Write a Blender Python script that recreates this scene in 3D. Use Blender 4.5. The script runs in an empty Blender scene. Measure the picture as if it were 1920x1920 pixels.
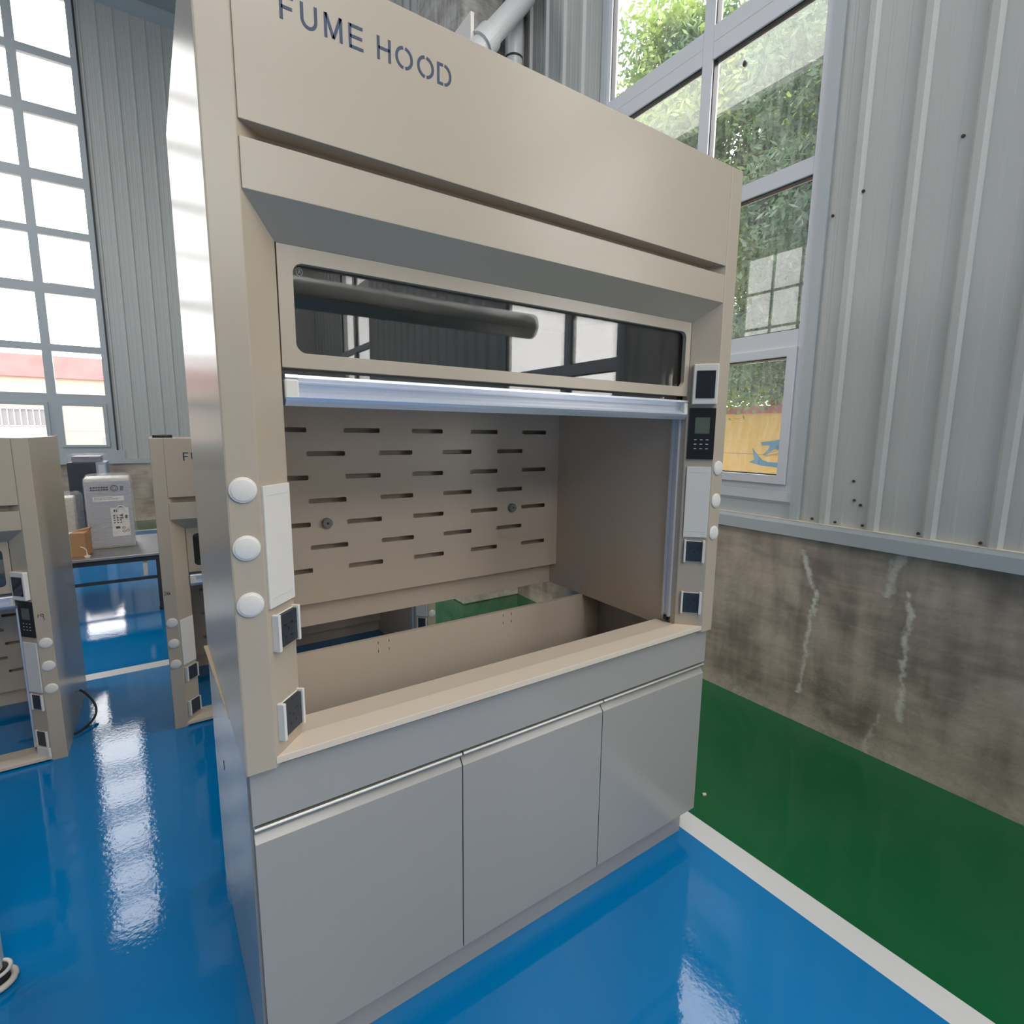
import bpy, math, random
from mathutils import Vector, Matrix
from mathutils.geometry import tessellate_polygon

random.seed(7)
C = bpy.context.scene.collection
SC = bpy.context.scene

# ---------------------------------------------------------------- camera
cam = bpy.data.cameras.new('camera')
co = bpy.data.objects.new('camera', cam)
C.objects.link(co)
co.matrix_world = Matrix((
    (0.83164968, 0.07471322, -0.55025153, -0.09349485),
    (-0.5552071, 0.13006339, -0.82147951, -1.0863988),
    (0.0101922, 0.98868673, 0.14964849, 1.50851365),
    (0, 0, 0, 1)))
cam.sensor_width = 36
cam.sensor_fit = 'HORIZONTAL'
cam.lens = 978.09 / 1920 * 36
cam.clip_start = 0.02
cam.clip_end = 200
SC.camera = co

# ---------------------------------------------------------------- sky and exposure
w = bpy.data.worlds.new('sky')
SC.world = w
w.use_nodes = True
nt = w.node_tree
bg = nt.nodes['Background']
bg.inputs[0].default_value = (1.0, 0.985, 0.965, 1)
bg.inputs[1].default_value = 7.0
SC.view_settings.view_transform = 'Standard'
SC.view_settings.look = 'None'
SC.view_settings.gamma = 1
SC.view_settings.exposure = 0.0
SC.view_settings.use_curve_mapping = False
SC.cycles.use_denoising = True
SC.cycles.max_bounces = 10
SC.cycles.diffuse_bounces = 5
SC.cycles.glossy_bounces = 4
SC.cycles.transmission_bounces = 6
SC.cycles.transparent_max_bounces = 12
SC.cycles.sample_clamp_indirect = 6


def portal(loc, rot, sx, sy):
    l = bpy.data.lights.new('daylight_opening', 'AREA')
    l.shape = 'RECTANGLE'
    l.size = sx
    l.size_y = sy
    l.cycles.is_portal = True
    o = bpy.data.objects.new('daylight_opening', l)
    C.objects.link(o)
    o.location = loc
    o.rotation_euler = rot


PI = math.pi
RIGHT_BAYS = [(0.335, 1.86), (-2.97, -1.44), (-8.1, -6.6)]
portal((-1.425, 9.62, 4.4), (-PI / 2, 0, 0), 1.6, 6.6)
for y0, y1 in RIGHT_BAYS:
    portal((2.76, (y0 + y1) / 2, 4.4), (0, PI / 2, 0), 6.6, 1.6)
for y in (6.8,):  # from here on, portals of the unseen openings added for light
    portal((-9.1, y, 5.0), (0, -PI / 2, 0), 3.0, 3.2)
portal((-0.2, -10.1, 6.0), (PI / 2, 0, 0), 5.2, 2.8)
portal((0.95, -4.9, 7.95), (0, 0, 0), 2.5, 7.0)
portal((-3.6, 4.8, 7.95), (0, 0, 0), 1.8, 5.2)


# ---------------------------------------------------------------- materials
def mat(name, col, rough=0.5, metal=0.0, bump=0.0, bscale=200.0, spec=0.5, vary=0.0, vscale=3.0, coat=0.0, coat_r=0.05):
    m = bpy.data.materials.new(name)
    m.use_nodes = True
    t = m.node_tree
    b = t.nodes['Principled BSDF']
    b.inputs['Base Color'].default_value = (*col, 1)
    b.inputs['Roughness'].default_value = rough
    b.inputs['Metallic'].default_value = metal
    b.inputs['Specular IOR Level'].default_value = spec
    b.inputs['Coat Weight'].default_value = coat
    b.inputs['Coat Roughness'].default_value = coat_r
    tc = t.nodes.new('ShaderNodeTexCoord')
    if vary:
        n = t.nodes.new('ShaderNodeTexNoise')
        n.inputs['Scale'].default_value = vscale
        n.inputs['Detail'].default_value = 4
        t.links.new(tc.outputs['Object'], n.inputs['Vector'])
        mx = t.nodes.new('ShaderNodeMix')
        mx.data_type = 'RGBA'
        mx.inputs[6].default_value = (*[c * (1 - vary) for c in col], 1)
        mx.inputs[7].default_value = (*[min(1, c * (1 + vary)) for c in col], 1)
        t.links.new(n.outputs['Fac'], mx.inputs[0])
        t.links.new(mx.outputs[2], b.inputs['Base Color'])
    if bump:
        n = t.nodes.new('ShaderNodeTexNoise')
        n.inputs['Scale'].default_value = bscale
        n.inputs['Detail'].default_value = 2
        t.links.new(tc.outputs['Object'], n.inputs['Vector'])
        bp = t.nodes.new('ShaderNodeBump')
        bp.inputs['Strength'].default_value = bump
        bp.inputs['Distance'].default_value = 0.002
        t.links.new(n.outputs['Fac'], bp.inputs['Height'])
        t.links.new(bp.outputs[0], b.inputs['Normal'])
    return m


M = {}
M['beige'] = mat('beige_powder_coat', (0.445, 0.378, 0.292), 0.26, bump=0.06, bscale=420, vary=0.02)
M['cabinet'] = mat('grey_powder_coat', (0.35, 0.335, 0.31), 0.20, bump=0.06, bscale=420, vary=0.02)
M['liner'] = mat('beige_liner_board', (0.60, 0.50, 0.40), 0.30, bump=0.05, bscale=300)
M['sill'] = mat('lit_beige_sill_coat', (0.70, 0.60, 0.48), 0.4, bump=0.05, bscale=300)  # hood beige made lighter, so the strong light on the sill is in the colour
M['white'] = mat('white_plastic', (0.72, 0.685, 0.63), 0.35)
M['upvc'] = mat('white_window_profile', (0.66, 0.67, 0.70), 0.35)
M['alu'] = mat('satin_aluminium', (0.70, 0.73, 0.80), 0.30, metal=0.55)
M['steel'] = mat('brushed_steel', (0.42, 0.42, 0.42), 0.32, metal=0.9, vary=0.15, vscale=8)
M['pull'] = mat('aluminium_pull', (0.46, 0.45, 0.42), 0.42, metal=0.7)
M['black'] = mat('black_plastic', (0.012, 0.012, 0.014), 0.3)
M['socket'] = mat('dark_blue_grey_plastic', (0.03, 0.036, 0.05), 0.4)
M['dark'] = mat('dark_metal', (0.045, 0.048, 0.052), 0.45, metal=0.3)
M['lcd'] = mat('grey_green_display', (0.10, 0.13, 0.10), 0.15)
M['smoke'] = mat('smoked_cover', (0.02, 0.022, 0.03), 0.08)
M['blueink'] = mat('dark_blue_lettering', (0.004, 0.028, 0.085), 0.5)
M['ink'] = mat('black_ink', (0.01, 0.01, 0.01), 0.6)
M['mark'] = mat('white_print', (0.55, 0.58, 0.58), 0.5)
M['knob'] = mat('grey_rubber', (0.20, 0.20, 0.19), 0.6)
M['clad'] = mat('grey_blue_sheet_steel', (0.52, 0.525, 0.495), 0.36, vary=0.06, vscale=1.3, spec=0.5)
M['trim'] = mat('grey_flashing', (0.46, 0.50, 0.51), 0.4, vary=0.03)
M['ceiling'] = mat('ceiling_sheet', (0.42, 0.43, 0.44), 0.6)
M['pvc'] = mat('white_pvc_pipe', (0.62, 0.63, 0.63), 0.35, vary=0.04)
M['duct'] = mat('galvanised_duct', (0.5, 0.5, 0.48), 0.38, metal=0.85, vary=0.12, vscale=5)
M['wood'] = mat('pale_plywood', (0.60, 0.46, 0.30), 0.6, vary=0.15, vscale=30)
M['carton'] = mat('brown_cardboard', (0.42, 0.22, 0.10), 0.75, vary=0.06)
M['greymachine'] = mat('grey_enamel', (0.36, 0.36, 0.38), 0.35)
M['cream'] = mat('cream_enamel', (0.62, 0.58, 0.50), 0.4)
M['rust'] = mat('rusty_screw', (0.06, 0.04, 0.03), 0.7)
M['edge'] = mat('cream_sealant', (0.60, 0.56, 0.46), 0.6)
M['bark'] = mat('tree_bark', (0.10, 0.08, 0.06), 0.9, vary=0.3, vscale=12)
M['yellow'] = mat('yellow_render', (0.80, 0.55, 0.20), 0.8, vary=0.05)
M['signblue'] = mat('light_blue_paint', (0.10, 0.27, 0.48), 0.7)
M['peach'] = mat('peach_render', (0.50, 0.39, 0.31), 0.8, vary=0.03)
M['redband'] = mat('faded_red_band', (0.40, 0.17, 0.17), 0.7, vary=0.35, vscale=2.5)
M['outgrey'] = mat('outdoor_grey', (0.28, 0.27, 0.29), 0.8)
M['yard'] = mat('yard_concrete', (0.30, 0.29, 0.27), 0.9, vary=0.1)
M['rubber'] = mat('black_rubber', (0.02, 0.02, 0.02), 0.6)


def film(name, a, tint=(0.85, 0.85, 0.9)):
    m = bpy.data.materials.new(name)
    m.use_nodes = True
    t = m.node_tree
    b = t.nodes['Principled BSDF']
    b.inputs['Base Color'].default_value = (*tint, 1)
    b.inputs['Roughness'].default_value = 0.18
    tc = t.nodes.new('ShaderNodeTexCoord')
    mp = t.nodes.new('ShaderNodeMapping')
    mp.inputs['Scale'].default_value = (6, 6, 22)
    n = t.nodes.new('ShaderNodeTexNoise')
    n.inputs['Scale'].default_value = 3
    n.inputs['Detail'].default_value = 4
    n.inputs['Distortion'].default_value = 1.2
    t.links.new(tc.outputs['Object'], mp.inputs[0])
    t.links.new(mp.outputs[0], n.inputs['Vector'])
    bp = t.nodes.new('ShaderNodeBump')
    bp.inputs['Strength'].default_value = 1.0
    bp.inputs['Distance'].default_value = 0.03
    t.links.new(n.outputs['Fac'], bp.inputs['Height'])
    t.links.new(bp.outputs[0], b.inputs['Normal'])
    r = t.nodes.new('ShaderNodeMapRange')
    r.inputs['From Min'].default_value = 0.35
    r.inputs['From Max'].default_value = 0.7
    r.inputs['To Min'].default_value = a * 0.45
    r.inputs['To Max'].default_value = min(1, a * 1.6)
    t.links.new(n.outputs['Fac'], r.inputs['Value'])
    tr = t.nodes.new('ShaderNodeBsdfTransparent')
    mx = t.nodes.new('ShaderNodeMixShader')
    t.links.new(r.outputs[0], mx.inputs[0])
    t.links.new(tr.outputs[0], mx.inputs[1])
    t.links.new(b.outputs[0], mx.inputs[2])
    t.links.new(mx.outputs[0], t.nodes['Material Output'].inputs[0])
    return m


M['film'] = film('clear_stretch_film', 0.17)
M['filmdark'] = film('film_over_dark', 0.07, (0.7, 0.75, 0.8))


def glass(name, tint=1.0, dust=0.0, ior=1.5, haze=(0.8, 0.85, 0.85)):
    """Thin pane: sees through, mirrors by Fresnel, carries dried streaks of dirt."""
    m = bpy.data.materials.new(name)
    m.use_nodes = True
    t = m.node_tree
    t.nodes.remove(t.nodes['Principled BSDF'])
    out = t.nodes['Material Output']
    tr = t.nodes.new('ShaderNodeBsdfTransparent')
    tr.inputs[0].default_value = (tint, tint, tint, 1)
    gl = t.nodes.new('ShaderNodeBsdfGlossy')
    gl.inputs['Roughness'].default_value = 0.0
    # Schlick's formula, the same from both sides of the thin pane
    f0 = ((ior - 1) / (ior + 1)) ** 2
    lw = t.nodes.new('ShaderNodeLayerWeight')
    lw.inputs[0].default_value = 0.5
    pw = t.nodes.new('ShaderNodeMath')
    pw.operation = 'POWER'
    pw.inputs[1].default_value = 5
    t.links.new(lw.outputs['Facing'], pw.inputs[0])
    fr = t.nodes.new('ShaderNodeMapRange')
    fr.inputs['To Min'].default_value = f0
    t.links.new(pw.outputs[0], fr.inputs['Value'])
    mx = t.nodes.new('ShaderNodeMixShader')
    t.links.new(fr.outputs[0], mx.inputs[0])
    t.links.new(tr.outputs[0], mx.inputs[1])
    t.links.new(gl.outputs[0], mx.inputs[2])
    last = mx
    if dust:
        tl = t.nodes.new('ShaderNodeBsdfTranslucent')
        tl.inputs[0].default_value = (*haze, 1)
        tc = t.nodes.new('ShaderNodeTexCoord')
        mp = t.nodes.new('ShaderNodeMapping')
        mp.inputs['Scale'].default_value = (22, 22, 4)
        n = t.nodes.new('ShaderNodeTexNoise')
        n.inputs['Scale'].default_value = 2.2
        n.inputs['Detail'].default_value = 5
        t.links.new(tc.outputs['Object'], mp.inputs[0])
        t.links.new(mp.outputs[0], n.inputs['Vector'])
        r = t.nodes.new('ShaderNodeMapRange')
        r.inputs['From Min'].default_value = 0.4
        r.inputs['From Max'].default_value = 0.75
        r.inputs['To Min'].default_value = dust * 0.5
        r.inputs['To Max'].default_value = dust * 2.2
        t.links.new(n.outputs['Fac'], r.inputs['Value'])
        m2 = t.nodes.new('ShaderNodeMixShader')
        t.links.new(r.outputs[0], m2.inputs[0])
        t.links.new(mx.outputs[0], m2.inputs[1])
        t.links.new(tl.outputs[0], m2.inputs[2])
        last = m2
    t.links.new(last.outputs[0], out.inputs[0])
    return m


M['pane'] = glass('dusty_window_glass', 0.95, 0.022)
M['clearpane'] = glass('clear_window_glass', 0.97, 0.008)
M['sashglass'] = glass('toughened_glass', 0.80, 0.0, 1.75)


def floor_material():
    m = bpy.data.materials.new('epoxy_floor')
    m.use_nodes = True
    t = m.node_tree
    b = t.nodes['Principled BSDF']
    g = t.nodes.new('ShaderNodeNewGeometry')
    s = t.nodes.new('ShaderNodeSeparateXYZ')
    t.links.new(g.outputs['Position'], s.inputs[0])

    def math_(op, a, bb, c=None):
        n = t.nodes.new('ShaderNodeMath')
        n.operation = op
        for i, v in enumerate((a, bb)):
            if isinstance(v, (int, float)):
                n.inputs[i].default_value = v
            else:
                t.links.new(v, n.inputs[i])
        return n.outputs[0]

    def mix(f, a, bb):
        n = t.nodes.new('ShaderNodeMix')
        n.data_type = 'RGBA'
        t.links.new(f, n.inputs[0])
        for i, v in ((6, a), (7, bb)):
            if isinstance(v, tuple):
                n.inputs[i].default_value = (*v, 1)
            else:
                t.links.new(v, n.inputs[i])
        return n.outputs[2]
    X, Y = s.outputs[0], s.outputs[1]
    # the white line leans a little: x = 1.535 + 0.03 * (0 - y)
    xl = math_('ADD', X, math_('MULTIPLY', Y, 0.032))
    green = math_('MAXIMUM', math_('GREATER_THAN', xl, 1.575), math_('GREATER_THAN', Y, 8.5))
    white = math_('MULTIPLY', math_('GREATER_THAN', xl, 1.478), math_('LESS_THAN', xl, 1.575))
    white = math_('MULTIPLY', white, math_('LESS_THAN', Y, 8.5))
    cross = math_('MULTIPLY', math_('GREATER_THAN', Y, 2.80), math_('LESS_THAN', Y, 2.90))
    cross = math_('MULTIPLY', cross, math_('LESS_THAN', xl, 1.478))
    back = math_('MULTIPLY', math_('GREATER_THAN', Y, 8.40), math_('LESS_THAN', Y, 8.50))
    back = math_('MULTIPLY', back, math_('LESS_THAN', xl, 1.53))
    white = math_('MAXIMUM', math_('MAXIMUM', white, cross), back)
    n1 = t.nodes.new('ShaderNodeTexNoise')
    n1.inputs['Scale'].default_value = 1.1
    n1.inputs['Detail'].default_value = 5
    t.links.new(g.outputs['Position'], n1.inputs['Vector'])
    blue = mix(n1.outputs['Fac'], (0.0, 0.145, 0.385), (0.0, 0.20, 0.50))
    grn = mix(n1.outputs['Fac'], (0.003, 0.085, 0.026), (0.006, 0.125, 0.042))
    wht = mix(n1.outputs['Fac'], (0.60, 0.60, 0.60), (0.70, 0.69, 0.68))
    c = mix(green, blue, grn)
    c = mix(white, c, wht)
    t.links.new(c, b.inputs['Base Color'])
    b.inputs['Roughness'].default_value = 0.075
    b.inputs['Specular IOR Level'].default_value = 0.5
    r = t.nodes.new('ShaderNodeMapRange')
    r.inputs['To Min'].default_value = 0.045
    r.inputs['To Max'].default_value = 0.35
    t.links.new(white, r.inputs['Value'])
    t.links.new(r.outputs[0], b.inputs['Roughness'])
    # orange peel and slow trowel waves of self-levelling resin
    na = t.nodes.new('ShaderNodeTexNoise')
    na.inputs['Scale'].default_value = 60
    na.inputs['Detail'].default_value = 3
    nb = t.nodes.new('ShaderNodeTexNoise')
    nb.inputs['Scale'].default_value = 3.2
    nb.inputs['Detail'].default_value = 2
    for n in (na, nb):
        t.links.new(g.outputs['Position'], n.inputs['Vector'])
    h = math_('ADD', math_('MULTIPLY', na.outputs['Fac'], 0.10), math_('MULTIPLY', nb.outputs['Fac'], 0.5))
    bp = t.nodes.new('ShaderNodeBump')
    bp.inputs['Strength'].default_value = 0.55
    bp.inputs['Distance'].default_value = 0.004
    t.links.new(h, bp.inputs['Height'])
    t.links.new(bp.outputs[0], b.inputs['Normal'])
    return m


def concrete_material(name, dark, light, streaks=(), scale=1.0):
    m = bpy.data.materials.new(name)
    m.use_nodes = True
    t = m.node_tree
    b = t.nodes['Principled BSDF']
    b.inputs['Roughness'].default_value = 0.62
    g = t.nodes.new('ShaderNodeNewGeometry')
    s = t.nodes.new('ShaderNodeSeparateXYZ')
    t.links.new(g.outputs['Position'], s.inputs[0])

    def math_(op, a, bb):
        n = t.nodes.new('ShaderNodeMath')
        n.operation = op
        for i, v in enumerate((a, bb)):
            if isinstance(v, (int, float)):
                n.inputs[i].default_value = v
            else:
                t.links.new(v, n.inputs[i])
        return n.outputs[0]

    def noise(sc, det, mapping=None, dist=0):
        n = t.nodes.new('ShaderNodeTexNoise')
        n.inputs['Scale'].default_value = sc
        n.inputs['Detail'].default_value = det
        n.inputs['Distortion'].default_value = dist
        src = g.outputs['Position']
        if mapping:
            mp = t.nodes.new('ShaderNodeMapping')
            mp.inputs['Scale'].default_value = mapping
            t.links.new(src, mp.inputs[0])
            src = mp.outputs[0]
        t.links.new(src, n.inputs['Vector'])
        return n.outputs['Fac']
    n1 = noise(2.6 * scale, 8, None, 0.6)
    n2 = noise(2.5 * scale, 6, (1, 1.6, 9), 0.4)      # horizontal trowel marks
    n3 = noise(3.0 * scale, 4, (1, 3.5, 0.6))          # runs down the wall
    f = math_('ADD', math_('ADD', math_('MULTIPLY', n1, 0.9), math_('MULTIPLY', n2, 0.35)), math_('MULTIPLY', n3, 0.6))
    mr = t.nodes.new('ShaderNodeMapRange')
    mr.inputs['From Min'].default_value = 0.76
    mr.inputs['From Max'].default_value = 1.10
    t.links.new(f, mr.inputs['Value'])
    mx = t.nodes.new('ShaderNodeMix')
    mx.data_type = 'RGBA'
    mx.inputs[6].default_value = (*dark, 1)
    mx.inputs[7].default_value = (*light, 1)
    t.links.new(mr.outputs[0], mx.inputs[0])
    col = mx.outputs[2]
    Yc, Zc = s.outputs[1], s.outputs[2]
    wob = math_('MULTIPLY', math_('SUBTRACT', noise(4.0, 5, (1, 0.01, 1)), 0.5), 0.22)
    grain = noise(38, 5, (1, 1, 0.8))
    for (y0, slope, z0, z1, wd, amt) in streaks:
        yy = math_('SUBTRACT', math_('SUBTRACT', Yc, y0), math_('MULTIPLY', math_('SUBTRACT', Zc, z1), slope))
        d = math_('ABSOLUTE', math_('ADD', yy, wob), 0)
        lim = math_('MULTIPLY', math_('ADD', math_('MULTIPLY', grain, 1.6), math_('SUBTRACT', noise(7, 3), 0.75)), wd * 2.2)
        on = math_('SUBTRACT', lim, d)
        k = t.nodes.new('ShaderNodeMapRange')
        k.inputs['From Min'].default_value = 0.0
        k.inputs['From Max'].default_value = wd * 1.2
        k.inputs['To Max'].default_value = amt
        t.links.new(on, k.inputs['Value'])
        m1 = math_('MULTIPLY', math_('GREATER_THAN', Zc, z0), math_('LESS_THAN', Zc, z1))
        ff = math_('MULTIPLY', k.outputs[0], m1)
        m2 = t.nodes.new('ShaderNodeMix')
        m2.data_type = 'RGBA'
        m2.inputs[7].default_value = (0.80, 0.77, 0.70, 1)
        t.links.new(ff, m2.inputs[0])
        t.links.new(col, m2.inputs[6])
        col = m2.outputs[2]
    # pale rough mortar band near the floor
    k = t.nodes.new('ShaderNodeMapRange')
    k.inputs['From Min'].default_value = 0.13
    k.inputs['From Max'].default_value = 0.03
    t.links.new(math_('ADD', Zc, math_('MULTIPLY', math_('SUBTRACT', noise(5, 6), 0.5), 0.16)), k.inputs['Value'])
    m2 = t.nodes.new('ShaderNodeMix')
    m2.data_type = 'RGBA'
    m2.inputs[7].default_value = (0.72, 0.62, 0.50, 1)
    t.links.new(math_('MULTIPLY', k.outputs[0], math_('MULTIPLY', grain, 1.0)), m2.inputs[0])
    t.links.new(col, m2.inputs[6])
    col = m2.outputs[2]
    t.links.new(col, b.inputs['Base Color'])
    bp = t.nodes.new('ShaderNodeBump')
    bp.inputs['Strength'].default_value = 0.6
    bp.inputs['Distance'].default_value = 0.012
    t.links.new(math_('ADD', n1, math_('MULTIPLY', grain, 0.35)), bp.inputs['Height'])
    t.links.new(bp.outputs[0], b.inputs['Normal'])
    return m


M['floor'] = floor_material()
M['concrete'] = concrete_material('stained_concrete', (0.25, 0.205, 0.168), (0.56, 0.465, 0.38), (
    (0.235, 0.18, 0.60, 0.93, 0.016, 0.8), (0.185, -0.06, 0.16, 0.74, 0.012, 0.7),
    (-0.20, -0.3, 0.78, 1.0, 0.022, 0.6), (-0.215, 0.02, 0.22, 0.83, 0.014, 0.75), (-0.15, 0.0, 0.0, 0.22, 0.012, 0.5)))
M['pillar'] = concrete_material('rough_pillar_concrete', (0.20, 0.19, 0.175), (0.42, 0.41, 0.39), (), 3.0)


def leaf_material(name, col):
    m = bpy.data.materials.new(name)
    m.use_nodes = True
    t = m.node_tree
    b = t.nodes['Principled BSDF']
    b.inputs['Roughness'].default_value = 0.45
    g = t.nodes.new('ShaderNodeNewGeometry')
    n = t.nodes.new('ShaderNodeTexNoise')
    n.inputs['Scale'].default_value = 1.3
    n.inputs['Detail'].default_value = 3
    t.links.new(g.outputs['Position'], n.inputs['Vector'])
    mr = t.nodes.new('ShaderNodeMapRange')
    mr.inputs['From Min'].default_value = 0.35
    mr.inputs['From Max'].default_value = 0.68
    t.links.new(n.outputs['Fac'], mr.inputs['Value'])
    mx = t.nodes.new('ShaderNodeMix')
    mx.data_type = 'RGBA'
    mx.inputs[6].default_value = (*col[0], 1)
    mx.inputs[7].default_value = (*col[1], 1)
    t.links.new(mr.outputs[0], mx.inputs[0])
    t.links.new(mx.outputs[2], b.inputs['Base Color'])
    tl = t.nodes.new('ShaderNodeBsdfTranslucent')
    t.links.new(mx.outputs[2], tl.inputs[0])
    ms = t.nodes.new('ShaderNodeMixShader')
    ms.inputs[0].default_value = 0.4
    t.links.new(b.outputs[0], ms.inputs[1])
    t.links.new(tl.outputs[0], ms.inputs[2])
    t.links.new(ms.outputs[0], t.nodes['Material Output'].inputs[0])
    return m


M['leaf'] = leaf_material('green_leaves', ((0.10, 0.19, 0.09), (0.38, 0.50, 0.10)))
M['leafdark'] = leaf_material('dark_green_leaves', ((0.075, 0.14, 0.10), (0.16, 0.26, 0.14)))


# ---------------------------------------------------------------- mesh helpers
class MB:
    def __init__(self):
        self.v = []
        self.f = []

    def add(self, vs, fs):
        o = len(self.v)
        self.v += [tuple(p) for p in vs]
        self.f += [tuple(i + o for i in f) for f in fs]
        return self

    def box(self, x0, x1, y0, y1, z0, z1):
        vs = [(x, y, z) for z in (z0, z1) for y in (y0, y1) for x in (x0, x1)]
        return self.add(vs, [(0, 2, 3, 1), (4, 5, 7, 6), (0, 1, 5, 4), (2, 6, 7, 3), (0, 4, 6, 2), (1, 3, 7, 5)])

    def prism(self, poly, a0, a1, axis='z'):
        """poly: 2D outline; extruded along axis. z:(x,y)  x:(y,z)  y:(x,z)"""
        n = len(poly)

        def P(p, a):
            return {'z': (p[0], p[1], a), 'x': (a, p[0], p[1]), 'y': (p[0], a, p[1])}[axis]
        vs = [P(p, a0) for p in poly] + [P(p, a1) for p in poly]
        tris = tessellate_polygon([[Vector((p[0], p[1], 0)) for p in poly]])
        fs = [tuple(t) for t in tris] + [tuple(i + n for i in reversed(t)) for t in tris]
        fs += [(i, (i + 1) % n, (i + 1) % n + n, i + n) for i in range(n)]
        return self.add(vs, fs)

    def holed(self, outer, holes, a0, a1, axis='y'):
        def P(p, a):
            return {'z': (p[0], p[1], a), 'x': (a, p[0], p[1]), 'y': (p[0], a, p[1])}[axis]
        loops = [outer] + holes
        flat = [p for l in loops for p in l]
        n = len(flat)
        tris = tessellate_polygon([[Vector((p[0], p[1], 0)) for p in l] for l in loops])
        vs = [P(p, a0) for p in flat] + [P(p, a1) for p in flat]
        fs = [tuple(t) for t in tris] + [tuple(i + n for i in reversed(t)) for t in tris]
        o = 0
        for l in loops:
            k = len(l)
            fs += [(o + i, o + (i + 1) % k, o + (i + 1) % k + n, o + i + n) for i in range(k)]
            o += k
        return self.add(vs, fs)

    def tube(self, pts, r, seg=12, cap=True, closed=False):
        pts = [Vector(p) for p in pts]
        n = len(pts)
        rings = []
        up = None
        for i, p in enumerate(pts):
            a = pts[i - 1] if (i or closed) else p
            bq = pts[(i + 1) % n] if (i < n - 1 or closed) else p
            d = (bq - a).normalized()
            if up is None:
                up = d.orthogonal().normalized()
            up = (up - d * up.dot(d))
            up = up.normalized() if up.length > 1e-6 else d.orthogonal().normalized()
            s = d.cross(up)
            rr = r[i] if isinstance(r, (list, tuple)) else r
            rings.append([p + up * math.cos(2 * PI * k / seg) * rr + s * math.sin(2 * PI * k / seg) * rr for k in range(seg)])
        vs = [q for ring in rings for q in ring]
        fs = []
        for i in range(n if closed else n - 1):
            j = (i + 1) % n
            for k in range(seg):
                k2 = (k + 1) % seg
                fs.append((i * seg + k, i * seg + k2, j * seg + k2, j * seg + k))
        if cap and not closed:
            fs.append(tuple(range(seg))[::-1])
            fs.append(tuple((n - 1) * seg + k for k in range(seg)))
        return self.add(vs, fs)

    def disc(self, c, nrm, r, h, seg=32, dome=0.0, hole=0.0):
        """short round cap standing on c along nrm; dome rounds the top."""
        nrm = Vector(nrm).normalized()
        u = nrm.orthogonal().normalized()
        s = nrm.cross(u)
        c = Vector(c)
        prof = [(r, 0), (r, h * 0.55), (r * 0.97, h * 0.8), (r * 0.9, h * 0.93)]
        if dome:
            prof += [(r * q, h + dome * (1 - q * q)) for q in (0.8, 0.6, 0.4, 0.2)]
        else:
            prof += [(r * 0.85, h)]
        if hole:
            prof += [(hole, h + dome), (hole, h * 0.2)]
        vs = []
        for (rr, hh) in prof:
            vs += [c + nrm * hh + (u * math.cos(2 * PI * k / seg) + s * math.sin(2 * PI * k / seg)) * rr for k in range(seg)]
        fs = []
        for i in range(len(prof) - 1):
            for k in range(seg):
                k2 = (k + 1) % seg
                fs.append((i * seg + k, i * seg + k2, (i + 1) * seg + k2, (i + 1) * seg + k))
        fs.append(tuple((len(prof) - 1) * seg + k for k in range(seg)))
        fs.append(tuple(range(seg))[::-1])
        return self.add(vs, fs)

    def xf(self, mtx):
        self.v = [tuple(mtx @ Vector(p)) for p in self.v]
        return self

    def build(self, name, m, parent=None, bevel=0.0, smooth=False, seg=2):
        me = bpy.data.meshes.new(name)
        me.from_pydata(self.v, [], self.f)
        me.validate()
        import bmesh
        bm = bmesh.new()
        bm.from_mesh(me)
        bmesh.ops.recalc_face_normals(bm, faces=bm.faces[:])
        bm.to_mesh(me)
        bm.free()
        me.materials.append(m)
        if smooth:
            for p in me.polygons:
                p.use_smooth = True
        o = bpy.data.objects.new(name, me)
        C.objects.link(o)
        if parent:
            o.parent = parent
        if bevel:
            b = o.modifiers.new('edge', 'BEVEL')
            b.width = bevel
            b.segments = seg
            b.limit_method = 'ANGLE'
            b.angle_limit = math.radians(40)
            b.harden_normals = False
        return o


def smooth_by_angle(o, deg=35):
    me = o.data
    for p in me.polygons:
        p.use_smooth = True
    try:
        me.set_sharp_from_angle(angle=math.radians(deg))
    except Exception:
        pass
    return o


def empty(name, loc=(0, 0, 0), rz=0, s=1.0):
    o = bpy.data.objects.new(name, None)
    C.objects.link(o)
    o.location = loc
    o.rotation_euler = (0, 0, rz)
    o.scale = (s, s, s)
    o.empty_display_size = 0.1
    return o


def tag(o, label=None, cat=None, group=None, kind=None):
    if label:
        o['label'] = label
    if cat:
        o['category'] = cat
    if group:
        o['group'] = group
    if kind:
        o['kind'] = kind
    return o


def rrect(x0, x1, z0, z1, r, n=6):
    pts = []
    for cx, cz, a in ((x1 - r, z1 - r, 0), (x0 + r, z1 - r, 90), (x0 + r, z0 + r, 180), (x1 - r, z0 + r, 270)):
        for i in range(n + 1):
            t = math.radians(a + 90 * i / n)
            pts.append((cx + r * math.cos(t), cz + r * math.sin(t)))
    return pts


def frame_matrix(o, u, v, n):
    """local x->u, y->v, z->n (unit vectors) placed at o"""
    m = Matrix((Vector(u), Vector(v), Vector(n))).transposed().to_4x4()
    m.translation = Vector(o)
    return m


# strokes: letters drawn as pen strokes in a unit-height box
def arc(cx, cy, rx, ry, a0, a1, n=14):
    return [(cx + rx * math.cos(math.radians(a0 + (a1 - a0) * i / n)), cy + ry * math.sin(math.radians(a0 + (a1 - a0) * i / n))) for i in range(n + 1)]


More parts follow.
